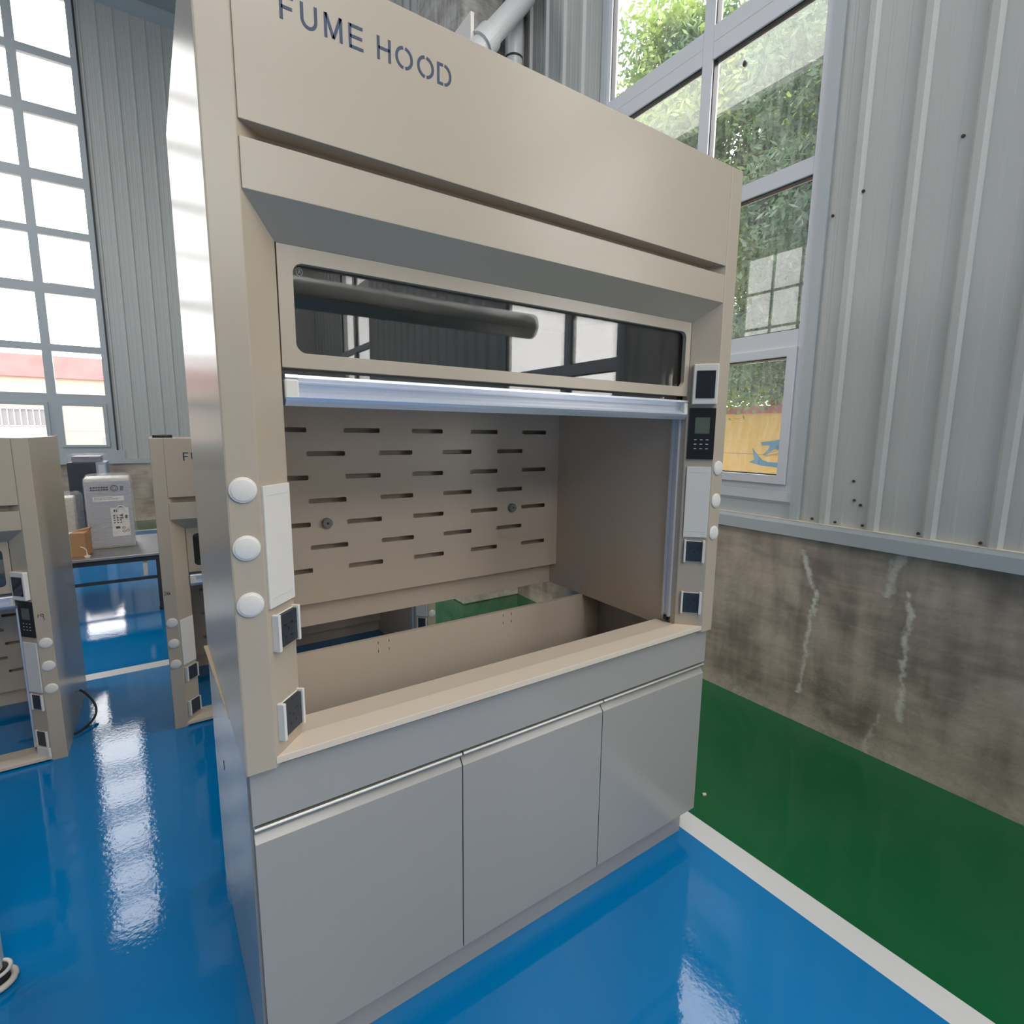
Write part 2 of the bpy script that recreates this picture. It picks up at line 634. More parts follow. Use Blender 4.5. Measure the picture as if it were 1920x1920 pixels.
def stroke(mb, pts, wd, h, origin, uv, sc):
    """a flat raised ribbon following pts on the plane origin + u*x + v*y"""
    u, v, n = uv
    O = Vector(origin)
    P2 = [Vector((p[0] * sc, p[1] * sc)) for p in pts]
    L, Rr = [], []
    for i, p in enumerate(P2):
        if i == 0:
            d = P2[1] - p
        elif i == len(P2) - 1:
            d = p - P2[i - 1]
        else:
            d = (P2[i + 1] - p).normalized() + (p - P2[i - 1]).normalized()
        d.normalize()
        k = 1.0
        if 0 < i < len(P2) - 1:
            c = (P2[i + 1] - p).normalized().dot(d)
            k = min(1.6, 1 / max(0.5, c))
        q = Vector((-d.y, d.x)) * wd / 2 * k
        L.append(p + q)
        Rr.append(p - q)
    m = len(P2)

    def W(p, hh):
        return O + u * p.x + v * p.y + n * hh
    vs = [W(p, h) for p in L] + [W(p, h) for p in Rr] + [W(p, -h) for p in L] + [W(p, -h) for p in Rr]
    fs = []
    for i in range(m - 1):
        fs += [(i, i + 1, m + i + 1, m + i), (2 * m + i, 3 * m + i, 3 * m + i + 1, 2 * m + i + 1),
               (i, 2 * m + i, 2 * m + i + 1, i + 1), (m + i, m + i + 1, 3 * m + i + 1, 3 * m + i)]
    fs += [(0, m, 3 * m, 2 * m), (m - 1, 3 * m - 1, 4 * m - 1, 2 * m - 1)]
    mb.add(vs, fs)


XV, YV, ZV = Vector((1, 0, 0)), Vector((0, 1, 0)), Vector((0, 0, 1))

# ---------------------------------------------------------------- the fume hood, built from its lower edge up
W, XC, XI, CH, D, HH = 1.5, 0.0553, 0.1191, 0.0675, 0.80, 1.513
DZ = 0.819                     # height of the base cabinet the front hood stands on
CL = math.hypot(XI - XC, CH)


def chamfer(side):
    """origin at the front edge of the slanted face, u away from the front edge, n outwards"""
    if side == 'L':
        o = Vector((XC, 0, 0))
        u = Vector((XI - XC, CH, 0)).normalized()
        n = Vector((CH, -(XI - XC), 0)).normalized()
    else:
        o = Vector((W - XC, 0, 0))
        u = Vector((-(XI - XC), CH, 0)).normalized()
        n = Vector((-CH, -(XI - XC), 0)).normalized()
    return o, u, n


def on_chamfer(side, s0, s1, z0, z1, h0, h1):
    o, u, n = chamfer(side)
    m = frame_matrix(o, u, ZV, n)
    mb = MB().box(s0 * CL, s1 * CL, z0, z1, h0, h1)
    return mb.xf(m)


def socket(root, side, s0, s1, z0, z1, stick=0.006):
    """power socket in a white surround with proud side rails"""
    fr = on_chamfer(side, s0, s1, z0, z1, 0, 0.003)
    e = 0.07
    fr.v += on_chamfer(side, s0 - 0.02, s0 + e, z0 - 0.002, z1 + 0.003, 0, stick + 0.004).v
    fr.f += [tuple(i + 8 for i in f) for f in fr.f[:6]]
    fr.v += on_chamfer(side, s1 - e * 0.8, s1 + 0.02, z0 - 0.002, z1 + 0.003, 0, stick + 0.004).v
    fr.f += [tuple(i + 16 for i in f) for f in fr.f[:6]]
    o = fr.build('socket_frame', M['white'], root, bevel=0.0012)
    c = on_chamfer(side, s0 + e, s1 - e * 0.8, z0 + 0.002, z1 - 0.002, 0, stick).build('power_socket', M['socket'], o, bevel=0.001)
    oo, u, n = chamfer(side)
    pins = MB()
    zc, sc = (z0 + z1) / 2, (s0 + s1) / 2 * CL
    for (a, b, wd, hh) in ((-0.012, 0.010, 0.007, 0.0035), (0.012, 0.010, 0.007, 0.0035), (0, 0.0, 0.004, 0.006),
                           (-0.009, -0.016, 0.003, 0.006), (0.009, -0.016, 0.003, 0.006), (-0.027, 0.004, 0.003, 0.003), (0.027, 0.004, 0.003, 0.003)):
        m = frame_matrix(oo, u, ZV, n)
        t = MB().box(sc + a - wd / 2, sc + a + wd / 2, zc + b - hh / 2, zc + b + hh / 2, stick - 0.001, stick + 0.0004).xf(m)
        pins.add(t.v, t.f)
    pins.build('pin_holes', M['black'], o)
    return o


def blank_plate(root, side, s0, s1, z0, z1):
    p = on_chamfer(side, s0, s1, z0, z1, 0, 0.005).build('blank_cover', M['white'], root, bevel=0.001)
    for (a, b) in ((z1 - 0.020, z1 - 0.0185), (z0 + 0.0185, z0 + 0.020)):
        on_chamfer(side, s0 + 0.08, s1 - 0.08, a, b, 0.0045, 0.0054).build('cover_groove', M['mark'], p)


def fume_hood(root, rear=0.0, title=0, number=None, lcd=True):
    """every piece is a child of root; z = 0 is the lower edge of the hood"""
    r = root
    # outer skins
    for side in (0, 1):
        if side == 0:
            poly = [(0, 0), (0.018, 0), (0.018, D), (-rear, D)]
        else:
            poly = [(W, 0), (W + rear, D), (W - 0.018, D), (W - 0.018, 0)]
        MB().prism(poly, 0, HH).build('side_panel', M['beige'], r, bevel=0.0012)
    # front columns with a slanted inner face
    for s in ('L', 'R'):
        pl = [(0.0015, -0.0005), (XC, -0.0005), (XI, CH), (XI, CH + 0.022), (0.0185, CH + 0.022), (0.0185, 0.02), (0.0015, 0.004)]
        if s == 'R':
            pl = [(W - x, y) for x, y in pl]
        MB().prism(pl, 0, HH - 0.001).build('front_column', M['beige'], r, bevel=0.0015)
    # inner side boards, chamber roof and ends
    for s in (0, 1):
        x0, x1 = (0.099, XI) if s == 0 else (W - XI, W - 0.099)
        MB().box(x0, x1, 0.115, 0.795, 0.0, 1.12).build('inner_wall', M['liner'], r)
    MB().box(0.02, W - 0.02, 0.10, 0.795, 1.12, 1.135).build('chamber_roof', M['liner'], r)
    MB().box(0.018, W - 0.018, 0.795, 0.80, 0.0, HH - 0.002).build('back_panel', M['liner'], r)
    # header with lettering, top plate
    hb, ct, cb, st, sb = 2.0403 - DZ, 2.0128 - DZ, 1.929 - DZ, 1.8703 - DZ, 1.6351 - DZ
    hd = MB().box(XC + 0.003, W - XC - 0.003, 0.0, 0.016, hb, HH - 0.001)
    hd.box(XC + 0.003, W - XC - 0.003, 0.016, 0.045, hb, hb + 0.004)
    hd = hd.build('header_panel', M['beige'], r, bevel=0.001)
    MB().box(0.018, W - 0.018, 0.0165, D - 0.003, HH - 0.012, HH - 0.002).build('top_plate', M['beige'], r)
    MB().box(XC + 0.003, W - XC - 0.003, 0.045, 0.060, cb, HH - 0.02).build('recess_strip', M['beige'], r)
    # stencil lettering
    L = MB()
    z0 = 2.2215 - DZ
    cap = 0.0405
    uv = (XV, ZV, Vector((0, -1, 0)))

    def put(x, wd, strokes, th=0.0054):
        nonlocal L
        for st_ in strokes:
            pts = [(p[0] * wd, p[1] * cap) for p in st_]
            stroke(L, pts, th, 0.0004, (x, -0.0002, z0), uv, 1)
    th = 0.0054 / 2
    if title >= 7 or title == 1 or title == 2:
        e = 0.1
        glyph = [
            (0.1355, 0.023, [[(e, 0), (e, 1)], [(e, 0.935), (1, 0.935)], [(e, 0.5), (0.9, 0.5)]]),
            (0.1700, 0.029, [[(0.09, 1), (0.09, 0.38)] + arc(0.5, 0.40, 0.41, 0.34, 180, 360, 12)[1:] + [(0.91, 1)]]),
            (0.2110, 0.033, [[(0.08, 0), (0.08, 1)], [(0.1, 1), (0.5, 0.06)], [(0.5, 0.06), (0.9, 1)], [(0.92, 1), (0.92, 0)]]),
            (0.2555, 0.027, [[(e, 0), (e, 1)], [(e, 0.935), (1, 0.935)], [(e, 0.5), (0.95, 0.5)], [(e, 0.065), (1.02, 0.065)]]),
            (0.3100, 0.028, [[(0.1, 0), (0.1, 1)], [(0.9, 0), (0.9, 1)], [(0.1, 0.52), (0.9, 0.52)]]),
            (0.3470, 0.037, [arc(0.5, 0.5, 0.43, 0.44, 97, 263), arc(0.5, 0.5, 0.43, 0.44, 83, -83)]),
            (0.3930, 0.037, [arc(0.5, 0.5, 0.43, 0.44, 97, 263), arc(0.5, 0.5, 0.43, 0.44, 83, -83)]),
            (0.4370, 0.033, [[(0.42, 0.935), (0.09, 0.935), (0.09, 0.065), (0.42, 0.065)],
                             [(0.52, 0.935)] + arc(0.5, 0.5, 0.42, 0.435, 78, -78) + [(0.52, 0.065)]]),
        ]
        for word in (glyph[:4], glyph[4:]):
            L = MB()
            for (x, wd, ss) in word:
                put(x, wd, ss)
            L.build('lettering', M['blueink'], hd)
    # canopy: flat fascia, underside sloping in to the sash frame
    MB().prism([(0.0, ct), (0.0, cb), (CH, st), (CH + 0.012, st), (0.014, cb + 0.012), (0.014, ct - 0.006), (0.045, ct - 0.006), (0.045, ct)],
               XC + 0.003, W - XC - 0.003, 'x').build('canopy', M['beige'], r, bevel=0.0008)
    for s in (0, 1):
        tri = [(XC, cb), (XC, st - 0.001), (XI, st - 0.001)]
        # closes the gap between the straight canopy and the slanted column face
    # fixed sash frame with its rounded opening
    fr = MB().holed([(XI + 0.002, sb), (W - XI - 0.002, sb), (W - XI - 0.002, st), (XI + 0.002, st)],
                    [rrect(0.150, 1.356, 1.665 - DZ, 1.8387 - DZ, 0.020)], CH, CH + 0.014, 'y')
    fr = fr.build('sash_frame', M['beige'], r, bevel=0.0008)
    g = MB().box(0.14, 1.366, CH + 0.016, CH + 0.020, 1.655 - DZ, 1.849 - DZ).build('window_glass', M['sashglass'], r)
    # small round safety mark etched in the corner of the glass
    mk = MB()
    c0 = (0.1655, 1.8265 - DZ)
    stroke(mk, arc(0, 0, 0.0060, 0.0078, 0, 360, 28), 0.0006, 0.0002, (c0[0], CH + 0.0155, c0[1]), uv, 1)
    for dz in (-0.0028, 0, 0.0028):
        stroke(mk, arc(0, -0.001 + dz, 0.0026, 0.0028, 25, 155, 8), 0.0007, 0.0002, (c0[0], CH + 0.0155, c0[1]), uv, 1)
    mk.build('glass_mark', M['mark'], g)
    # raised sliding sash: glass pane behind, extruded pull along its lower edge
    zb = 1.563 - DZ
    gs = MB().box(XI + 0.004, W - XI - 0.004, CH + 0.032, CH + 0.037, zb + 0.03, 1.10).build('sliding_sash', M['sashglass'], r)
    pr = [(0.062, zb + 0.058), (0.100, zb + 0.060), (0.110, zb + 0.060), (0.110, zb), (0.074, zb - 0.004), (0.064, zb + 0.006), (0.060, zb + 0.013),
          (0.066, zb + 0.018), (0.078, zb + 0.024), (0.084, zb + 0.032), (0.080, zb + 0.040), (0.070, zb + 0.047), (0.060, zb + 0.052)]
    hl = MB().prism(pr, 0.124, W - 0.124, 'x').build('sash_handle', M['alu'], gs)
    for x0, x1 in ((0.1225, 0.150), (W - 0.140, W - 0.1225)):
        k = MB().prism([(0.061, zb + 0.008), (0.061, zb + 0.050), (0.090, zb + 0.050), (0.090, zb + 0.008)], x0, x1, 'x')
        k.build('end_cap', M['white'], hl, bevel=0.004)
    # sash tracks
    for s in (0, 1):
        x = XI + 0.0005 if s == 0 else W - XI - 0.0005
        sg = 1 if s == 0 else -1
        tr = MB()
        k_ = 0.15 if s == 0 else 1.0
        for (ya, yb, dd) in ((0.088, 0.096, 0.010 * k_), (0.112, 0.120, 0.010 * k_), (0.096, 0.112, 0.003 * k_)):
            tr.box(min(x, x + sg * dd), max(x, x + sg * dd), ya, yb, 0.045 if dd > 0.005 else 0.047, 0.80)
        tr = tr.build('sash_track', M['alu'], r)
        MB().box(min(x, x + sg * 0.009), max(x, x + sg * 0.009), 0.0965, 0.1115, 0.030, 0.046).build('end_stop', M['black'], tr)
    # front sill
    zs = 0.8433 - DZ
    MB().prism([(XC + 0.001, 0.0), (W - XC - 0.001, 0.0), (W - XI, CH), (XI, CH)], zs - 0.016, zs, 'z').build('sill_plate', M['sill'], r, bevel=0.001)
    MB().box(XI, W - XI, CH, 0.145, zs - 0.018, zs - 0.004).build('inner_sill', M['liner'], r)
    # slotted baffle
    holes = []
    for i, z in enumerate((1.512, 1.433, 1.353, 1.273, 1.193, 1.112, 1.033)):
        xs = (-0.0 + 0.184, 0.434, 0.684, 0.933, 1.183) if i % 2 == 0 else (0.308, 0.558, 0.810, 1.058)
        for x in xs:
            holes.append(rrect(x, x + 0.127, z - DZ - 0.0082, z - DZ + 0.0082, 0.0045, 3))
    bf = MB().holed([(XI, 0.915 - DZ), (W - XI, 0.915 - DZ), (W - XI, 1.118), (XI, 1.118)], holes, 0.7475, 0.7495, 'y').build('slotted_baffle', M['liner'], r)
    for x in (0.363, 1.130):
        MB().disc((x, 0.744, 1.195 - DZ), (0, -1, 0), 0.0175, 0.016, 24, hole=0.004).build('baffle_knob', M['knob'], bf)
    # controls
    for s in ('L', 'R'):
        for z in (1.398, 1.287, 1.175):
            x = 0.0275 if s == 'L' else W - 0.0275
            MB().disc((x, -0.0005, z - DZ), (0, -1, 0), 0.0245, 0.004, 32, dome=0.003).build('round_cover', M['white'], r, smooth=False)
    blank_plate(r, 'L', 0.06, 0.98, 1.158 - DZ, 1.403 - DZ)
    socket(r, 'L', 0.16, 0.94, 1.068 - DZ, 1.140 - DZ, 0.012)
    socket(r, 'L', 0.16, 0.94, 0.874 - DZ, 0.950 - DZ, 0.012)
    bx = on_chamfer('R', 0.03, 0.87, 1.608 - DZ, 1.738 - DZ, 0, 0.022).build('breaker_box', M['white'], r, bevel=0.003)
    on_chamfer('R', 0.13, 0.76, 1.628 - DZ, 1.716 - DZ, 0.018, 0.0245).build('breaker_window', M['smoke'], bx, bevel=0.001)
    ct_ = on_chamfer('R', 0.01, 0.92, 1.428 - DZ, 1.597 - DZ, 0, 0.005).build('control_panel', M['black'], r, bevel=0.001)
    on_chamfer('R', 0.20, 0.70, 1.513 - DZ, 1.566 - DZ, 0.0045, 0.0056).build('display', M['lcd'], ct_)
    o, u, n = chamfer('R')
    for i, z in enumerate((1.493, 1.478, 1.463)):
        for s in (0.26, 0.46, 0.66):
            m = MB().box((s - 0.045) * CL, (s + 0.045) * CL, z - DZ - 0.0012, z - DZ + 0.0012, 0.0048, 0.0054).xf(frame_matrix(o, u, ZV, n))
            m.build('button', M['mark'], ct_)
    blank_plate(r, 'R', 0.05, 0.89, 1.160 - DZ, 1.402 - DZ)
    socket(r, 'R', 0.11, 0.81, 1.073 - DZ, 1.147 - DZ, 0.005)
    socket(r, 'R', 0.11, 0.81, 0.888 - DZ, 0.963 - DZ, 0.005)
    return r


# ---------------------------------------------------------------- the setting
XR, YB, ZC = 2.62, 9.5, 7.8
YF, XL = -10.0, -9.0
CZ = 1.0       # top of the concrete plinth


def struct(o):
    return tag(o, kind='structure')


struct(MB().box(XL - 0.3, XR + 0.3, YF - 0.3, YB + 0.3, -0.15, 0.0).build('floor', M['floor']))
struct(MB().box(XR, XR + 0.25, YF, YB + 0.25, 0, CZ).build('wall_right_plinth', M['concrete']))
struct(MB().box(XL, XR, YB, YB + 0.25, 0, 0.99).build('wall_back_plinth', M['concrete']))


def ribbed(a0, a1, pitch, phase, rib_w, rib_h, minor=True):
    """cross-section of profiled sheet along a line, height towards the room"""
    pts = [(a0, 0.0)]
    k = math.ceil((a0 - phase) / pitch - 0.5)
    while True:
        c = phase + k * pitch
        if c - rib_w > a1:
            break
        for da, h in ((-rib_w * 0.62, 0), (-rib_w * 0.30, rib_h), (rib_w * 0.30, rib_h), (rib_w * 0.62, 0),
                      (pitch * 0.31, 0), (pitch * 0.33, 0.0012), (pitch * 0.37, 0.0012), (pitch * 0.39, 0),
                      (pitch * 0.60, 0), (pitch * 0.62, 0.0012), (pitch * 0.66, 0.0012), (pitch * 0.68, 0)):
            a = c + da
            if a0 < a < a1:
                pts.append((a, h))
        k += 1
    pts.append((a1, pts[-1][1]))
    return pts


def clad(segs, plane, axis, sgn, pitch, phase, rib_w=0.042, rib_h=0.020):
    mb = MB()
    for (a0, a1, z0, z1) in segs:
        p = ribbed(a0, a1, pitch, phase, rib_w, rib_h)
        if axis == 'x':
            poly = [(plane + sgn * h, a) for a, h in p] + [(plane - sgn * 0.12, a1), (plane - sgn * 0.12, a0)]
        else:
            poly = [(a, plane + sgn * h) for a, h in p] + [(a1, plane - sgn * 0.12), (a0, plane - sgn * 0.12)]
        mb.prism(poly, z0, z1)
    return mb


WB, WT = 1.22, 7.2      # window bottom and top
segs = []
ys = sorted(RIGHT_BAYS)
edge = YF
for (y0, y1) in ys:
    segs.append((edge, y0 - 0.035, CZ + 0.07, ZC))
    segs.append((y0 - 0.035, y1 + 0.035, WT, ZC))
    edge = y1 + 0.035
segs.append((edge, YB, CZ + 0.07, ZC))
wr = struct(clad(segs, XR, 'x', -1, 0.2153, 0.178).build('wall_right', M['clad']))
# sills: flat flashing under each bay
fl = MB()
for (y0, y1) in ys:
    fl.box(XR - 0.004, XR + 0.12, y0 - 0.035, y1 + 0.035, CZ + 0.073, WB - 0.065)
    fl.box(XR - 0.008, XR + 0.12, y0 - 0.035, y1 + 0.035, WB - 0.065, WB - 0.055)
fl.build('sill_flashing', M['trim'], wr)
tr = struct(MB().prism([(XR - 0.034, CZ - 0.005), (XR - 0.034, CZ + 0.055), (XR - 0.03, CZ + 0.072), (XR + 0.1, CZ + 0.072), (XR + 0.1, CZ - 0.005)], YF, YB, 'y').build('trim_1', M['trim']))
MB().box(XR - 0.030, XR - 0.0, YF, YB, CZ + 0.0722, CZ + 0.078).build('sealant_bead', M['edge'], tr)
for y, z in ((0.235, 1.096), (0.125, 1.094), (0.005, 1.096), (-0.215, 1.094), (-0.425, 1.09), (-0.65, 1.09), (0.062, 1.30), (0.022, 1.19), (0.05, 1.21),
             (0.274, 2.535), (0.150, 2.60), (-0.03, 2.66), (-0.195, 2.68), (1.985, 3.76)):
    MB().disc((XR, y, z), (-1, 0, 0), 0.0065, 0.007, 8).build('screw', M['rust'], wr)


def right_window(name, y0, y1, sash=True, mullion=None):
    yc = mullion if mullion is not None else (y0 + y1) / 2
    f = 0.045
    xa, xb = XR - 0.012, XR + 0.055
    root = MB()
    # jamb trims, outer frame
    root.box(XR - 0.022, XR + 0.02, y0 - 0.036, y0 + 0.006, WB - 0.15, WT)
    root.box(XR - 0.022, XR + 0.02, y1 - 0.006, y1 + 0.036, WB - 0.15, WT)
    r0 = struct(root.build(name, M['trim']))
    fr = MB()
    fr.box(xa, xb, y0, y0 + f, WB, WT)
    fr.box(xa, xb, y1 - f, y1, WB, WT)
    fr.box(xa, xb, y0, y1, WB - 0.055, WB)
    fr.box(xa, xb, y0 + f, y1 - f, WB, WB + 0.035)
    fr.box(xa, xb, y0 + f, y1 - f, WT - 0.05, WT)
    fr.box(xa, xb, yc - 0.034, yc + 0.034, WB + 0.035, WT - 0.05)
    rows = [(1.955, 2.04), (2.755, 2.835), (3.565, 3.65), (3.65, 3.735), (4.46, 4.54), (5.35, 5.44), (6.25, 6.34)]
    for a, b in rows:
        fr.box(xa, xb, y0 + f, yc - 0.034, a, b)
        fr.box(xa, xb, yc + 0.034, y1 - f, a, b)
    fr.build('window_frame', M['upvc'], r0, bevel=0.002)
    # bright glazing beads around each light
    edges = [WB + 0.035] + [q for ab in rows for q in ab] + [WT - 0.05]
    for i in range(0, len(edges), 2):
        a, b = edges[i], edges[i + 1]
        if b - a < 0.05:
            continue
        for (p, q) in ((y0 + f, yc - 0.034), (yc + 0.034, y1 - f)):
            if i == 0 and sash:
                s = MB().holed([(p, a), (q, a), (q, b), (p, b)], [[(p + 0.045, a + 0.045), (q - 0.045, a + 0.045), (q - 0.045, b - 0.045), (p + 0.045, b - 0.045)]], xa - 0.014, xb - 0.02, 'x')
                s = s.build('opening_sash', M['upvc'], r0, bevel=0.002)
                MB().holed([(p + 0.045, a + 0.045), (q - 0.045, a + 0.045), (q - 0.045, b - 0.045), (p + 0.045, b - 0.045)],
                           [[(p + 0.050, a + 0.050), (q - 0.050, a + 0.050), (q - 0.050, b - 0.050), (p + 0.050, b - 0.050)]], xa + 0.006, xb - 0.02, 'x').build('gasket', M['black'], s)
                MB().box(XR + 0.018, XR + 0.022, p + 0.04, q - 0.04, a + 0.04, b - 0.04).build('window_pane', M['pane'], s)
            else:
                MB().holed([(p, a), (q, a), (q, b), (p, b)], [[(p + 0.006, a + 0.006), (q - 0.006, a + 0.006), (q - 0.006, b - 0.006), (p + 0.006, b - 0.006)]], xa + 0.012, xb - 0.02, 'x').build('gasket', M['black'], r0)
                MB().box(XR + 0.018, XR + 0.022, p - 0.004, q + 0.004, a - 0.004, b + 0.004).build('window_pane', M['pane'], r0)
    return r0


right_window('window_1', 0.335, 1.86, mullion=1.03)
right_window('window_2', -2.97, -1.44, sash=False, mullion=-2.03)
right_window('window_3', -8.1, -6.6, sash=False)

# back wall with its tall window
bx0, bx1, bz0, bz1 = -2.17, -0.69, 1.17, 7.62
bs = [(XL, -6.4, 0.99, ZC), (-6.4, -4.9, 7.2, ZC), (-6.4, -4.9, 0.99, 1.2), (-4.9, bx0 - 0.02, 0.99, ZC), (bx0 - 0.02, bx1 + 0.02, bz1, ZC), (bx0 - 0.02, bx1 + 0.02, 0.99, bz0), (bx1 + 0.02, XR, 0.99, ZC)]
segs = [(a, b, c if c > 1.1 else 1.0, d) for a, b, c, d in bs]
wb = struct(clad([s for s in segs if not (s[2] == 1.0 and s[3] < 1.3)], YB, 'y', -1, 0.2, -0.43, 0.030, 0.012).build('wall_back', M['clad']))
MB().box(bx0 - 0.02, bx1 + 0.10, YB - 0.022, YB + 0.12, 1.0, bz0).box(-6.4, -4.9, YB - 0.01, YB + 0.12, 1.0, 1.2).build('sill_flashing', M['trim'], wb)
struct(MB().box(XL, XR, YB - 0.035, YB + 0.02, 0.955, 1.03).build('trim_2', M['trim']))
fr = MB()
ya, yb = YB - 0.015, YB + 0.06
f = 0.075
xm = -1.41
fr.box(bx0, bx0 + f, ya, yb, bz0, bz1).box(bx1 - f, bx1, ya, yb, bz0, bz1)
fr.box(bx0 + f, bx1 - f, ya, yb, bz0, bz0 + 0.05).box(bx0 + f, bx1 - f, ya, yb, bz1 - 0.08, bz1).box(xm - 0.055, xm + 0.055, ya, yb, bz0 + 0.05, bz1 - 0.08)
rows = [(1.90, 2.03), (2.66, 2.76), (3.49, 3.63), (4.31, 4.41), (5.05, 5.19), (5.92, 6.06), (6.69, 6.80)]
for a, b in rows:
    fr.box(bx0 + f, xm - 0.055, ya, yb, a, b).box(xm + 0.055, bx1 - f, ya, yb, a, b)
w4 = struct(fr.build('window_4', M['trim']))
edges = [bz0 + 0.05] + [q for ab in rows for q in ab] + [bz1 - 0.08]
for i in range(0, len(edges), 2):
    a, b = edges[i], edges[i + 1]
    for (p, q) in ((bx0 + f, xm - 0.055), (xm + 0.055, bx1 - f)):
        if i == 0:
            s = MB().holed([(p, a), (q, a), (q, b), (p, b)], [[(p + 0.05, a + 0.04), (q - 0.05, a + 0.04), (q - 0.05, b - 0.05), (p + 0.05, b - 0.05)]], ya - 0.02, yb - 0.02, 'y').build('opening_sash', M['trim'], w4, bevel=0.003)
            MB().box(p + 0.045, q - 0.045, YB + 0.016, YB + 0.022, a + 0.035, b - 0.045).build('window_pane', M['clearpane'], s)
        else:
            MB().box(p - 0.004, q + 0.004, YB + 0.016, YB + 0.022, a - 0.004, b + 0.004).build('window_pane', M['clearpane'], w4)
# dark weather joint beside the frame
MB().box(bx1 + 0.0, bx1 + 0.024, YB - 0.018, YB + 0.02, bz0, bz1).build('sealant_joint', M['dark'], w4)
fr = MB()
for a, b, c, d in ((-6.4, -6.33, 1.2, 7.2), (-4.97, -4.9, 1.2, 7.2), (-5.69, -5.61, 1.2, 7.2)):
    fr.box(a, b, ya, yb, c, d)
for z in (1.2, 2.0, 2.8, 3.6, 4.4, 5.2, 6.0, 6.8, 7.12):
    fr.box(-6.33, -4.97, ya + 0.003, yb - 0.003, z, z + 0.08)
w5 = struct(fr.build('window_5', M['trim']))  # unseen window, added for extra daylight
MB().box(-6.33, -4.97, YB + 0.016, YB + 0.022, 1.25, 7.15).build('window_pane', M['clearpane'], w5)

# ceiling with unseen roof lights added to brighten the room, coping along the back wall, the far left and front walls
holes = [[(-0.3, -8.4), (2.2, -8.4), (2.2, -1.4), (-0.3, -1.4)], [(-4.5, 2.2), (-2.7, 2.2), (-2.7, 7.4), (-4.5, 7.4)]]
struct(MB().holed([(XL - 0.2, YF - 0.2), (XR + 0.2, YF - 0.2), (XR + 0.2, YB + 0.25), (XL - 0.2, YB + 0.25)], holes, ZC, ZC + 0.12, 'z').build('ceiling', M['ceiling']))
struct(MB().prism([(YB - 0.0, ZC - 0.14), (YB - 0.16, ZC - 0.06), (YB - 0.16, ZC), (YB, ZC)], XL, XR, 'x').build('trim_3', M['trim']))
lh = [[(y - 1.6, 3.5), (y + 1.6, 3.5), (y + 1.6, 6.5), (y - 1.6, 6.5)] for y in (6.8,)]
struct(MB().holed([(YF, 0), (YB + 0.2, 0), (YB + 0.2, ZC), (YF, ZC)], lh, XL - 0.12, XL, 'x').build('wall_left', M['clad']))
for i, y in enumerate((6.8,)):
    fr = MB()
    for k in range(5):
        fr.box(XL - 0.08, XL - 0.02, y - 1.6 + k * 0.785, y - 1.54 + k * 0.785, 3.5, 6.5)
    for k in range(4):
        fr.box(XL - 0.077, XL - 0.023, y - 1.6, y + 1.6, 3.5 + k * 0.98, 3.56 + k * 0.98)
    o = struct(fr.build('window_%d' % (6 + i), M['upvc']))  # unseen window, added to brighten the back of the room
    MB().box(XL - 0.052, XL - 0.048, y - 1.6, y + 1.6, 3.5, 6.5).build('window_pane', M['clearpane'], o)
struct(MB().holed([(XL, 0.001), (XR, 0.001), (XR, ZC), (XL, ZC)], [[(-2.8, 4.6), (2.4, 4.6), (2.4, 7.4), (-2.8, 7.4)]], YF - 0.12, YF, 'y').build('wall_front', M['clad']))

fr = MB()
for k in range(6):
    fr.box(-2.8 + k * 1.026, -2.73 + k * 1.026, YF - 0.09, YF - 0.03, 4.6, 7.4)
for z in (4.6, 5.95, 7.33):
    fr.box(-2.8, 2.4, YF - 0.087, YF - 0.033, z, z + 0.07)
w9 = struct(fr.build('window_9', M['upvc']))  # unseen high window, added to light the front and inside of the hood
MB().box(-2.8, 2.4, YF - 0.062, YF - 0.058, 4.6, 7.4).build('window_pane', M['clearpane'], w9)

# corner pillar
struct(MB().box(2.03, XR - 0.002, 2.84, 3.66, 0, ZC).build('pillar', M['pillar'], bevel=0.012))


# ---------------------------------------------------------------- pipes and duct
vp = empty('drain_pipe', (2.455, 2.76, 1.4))
tag(vp, 'upright white plastic pipe in the corner in front of the concrete pillar', 'pipe')
MB().tube([(0, 0, 0), (0, 0, 6.38)], 0.07, 24).build('pipe', M['pvc'], vp, smooth=True)
MB().tube([(0, 0, 3.02), (0, 0, 3.035)], 0.0725, 24).build('wire_tie', M['dark'], vp, smooth=True)
bp = empty('branch_pipe', (2.07, 2.60, 4.30))
tag(bp, 'thick pale pipe slanting up across the upright pipe, flanged at its foot', 'pipe')
dr = Vector((2.367 - 2.054, 0, 4.712 - 4.328)).normalized()
MB().tube([(-dr * 0.12)[:], (dr * 0.50)[:], (dr * 0.60)[:], (0.42, 0, 0.62), (0.425, 0, 0.8), (0.425, 0, 3.4)], 0.078, 28).build('pipe', M['pvc'], bp, smooth=False)
MB().tube([(-dr * 0.02)[:], (dr * 0.10)[:]], 0.098, 28).build('pipe_collar', M['pvc'], bp)
MB().box(-0.105, -0.075, -0.02, 0.24, -0.07, 0.17).build('wall_bracket', M['white'], bp, bevel=0.004)

dc = tag(MB().tube([(-1.4, -2.3, 2.355), (2.46, -2.3, 2.355)], 0.095, 32).build('ventilation_duct', M['duct']),
         'round galvanised duct behind the viewer, mirrored in the sash glass', 'duct')
smooth_by_angle(dc)
MB().tube([(1.2, -2.3, 2.355), (1.24, -2.3, 2.355)], 0.10, 32).build('duct_joint', M['duct'], dc)
for x in (-1.0, 2.0):
    MB().tube([(x, -2.3, 2.44), (x, -2.3, ZC)], 0.006, 8).build('hanger_rod', M['steel'], dc)

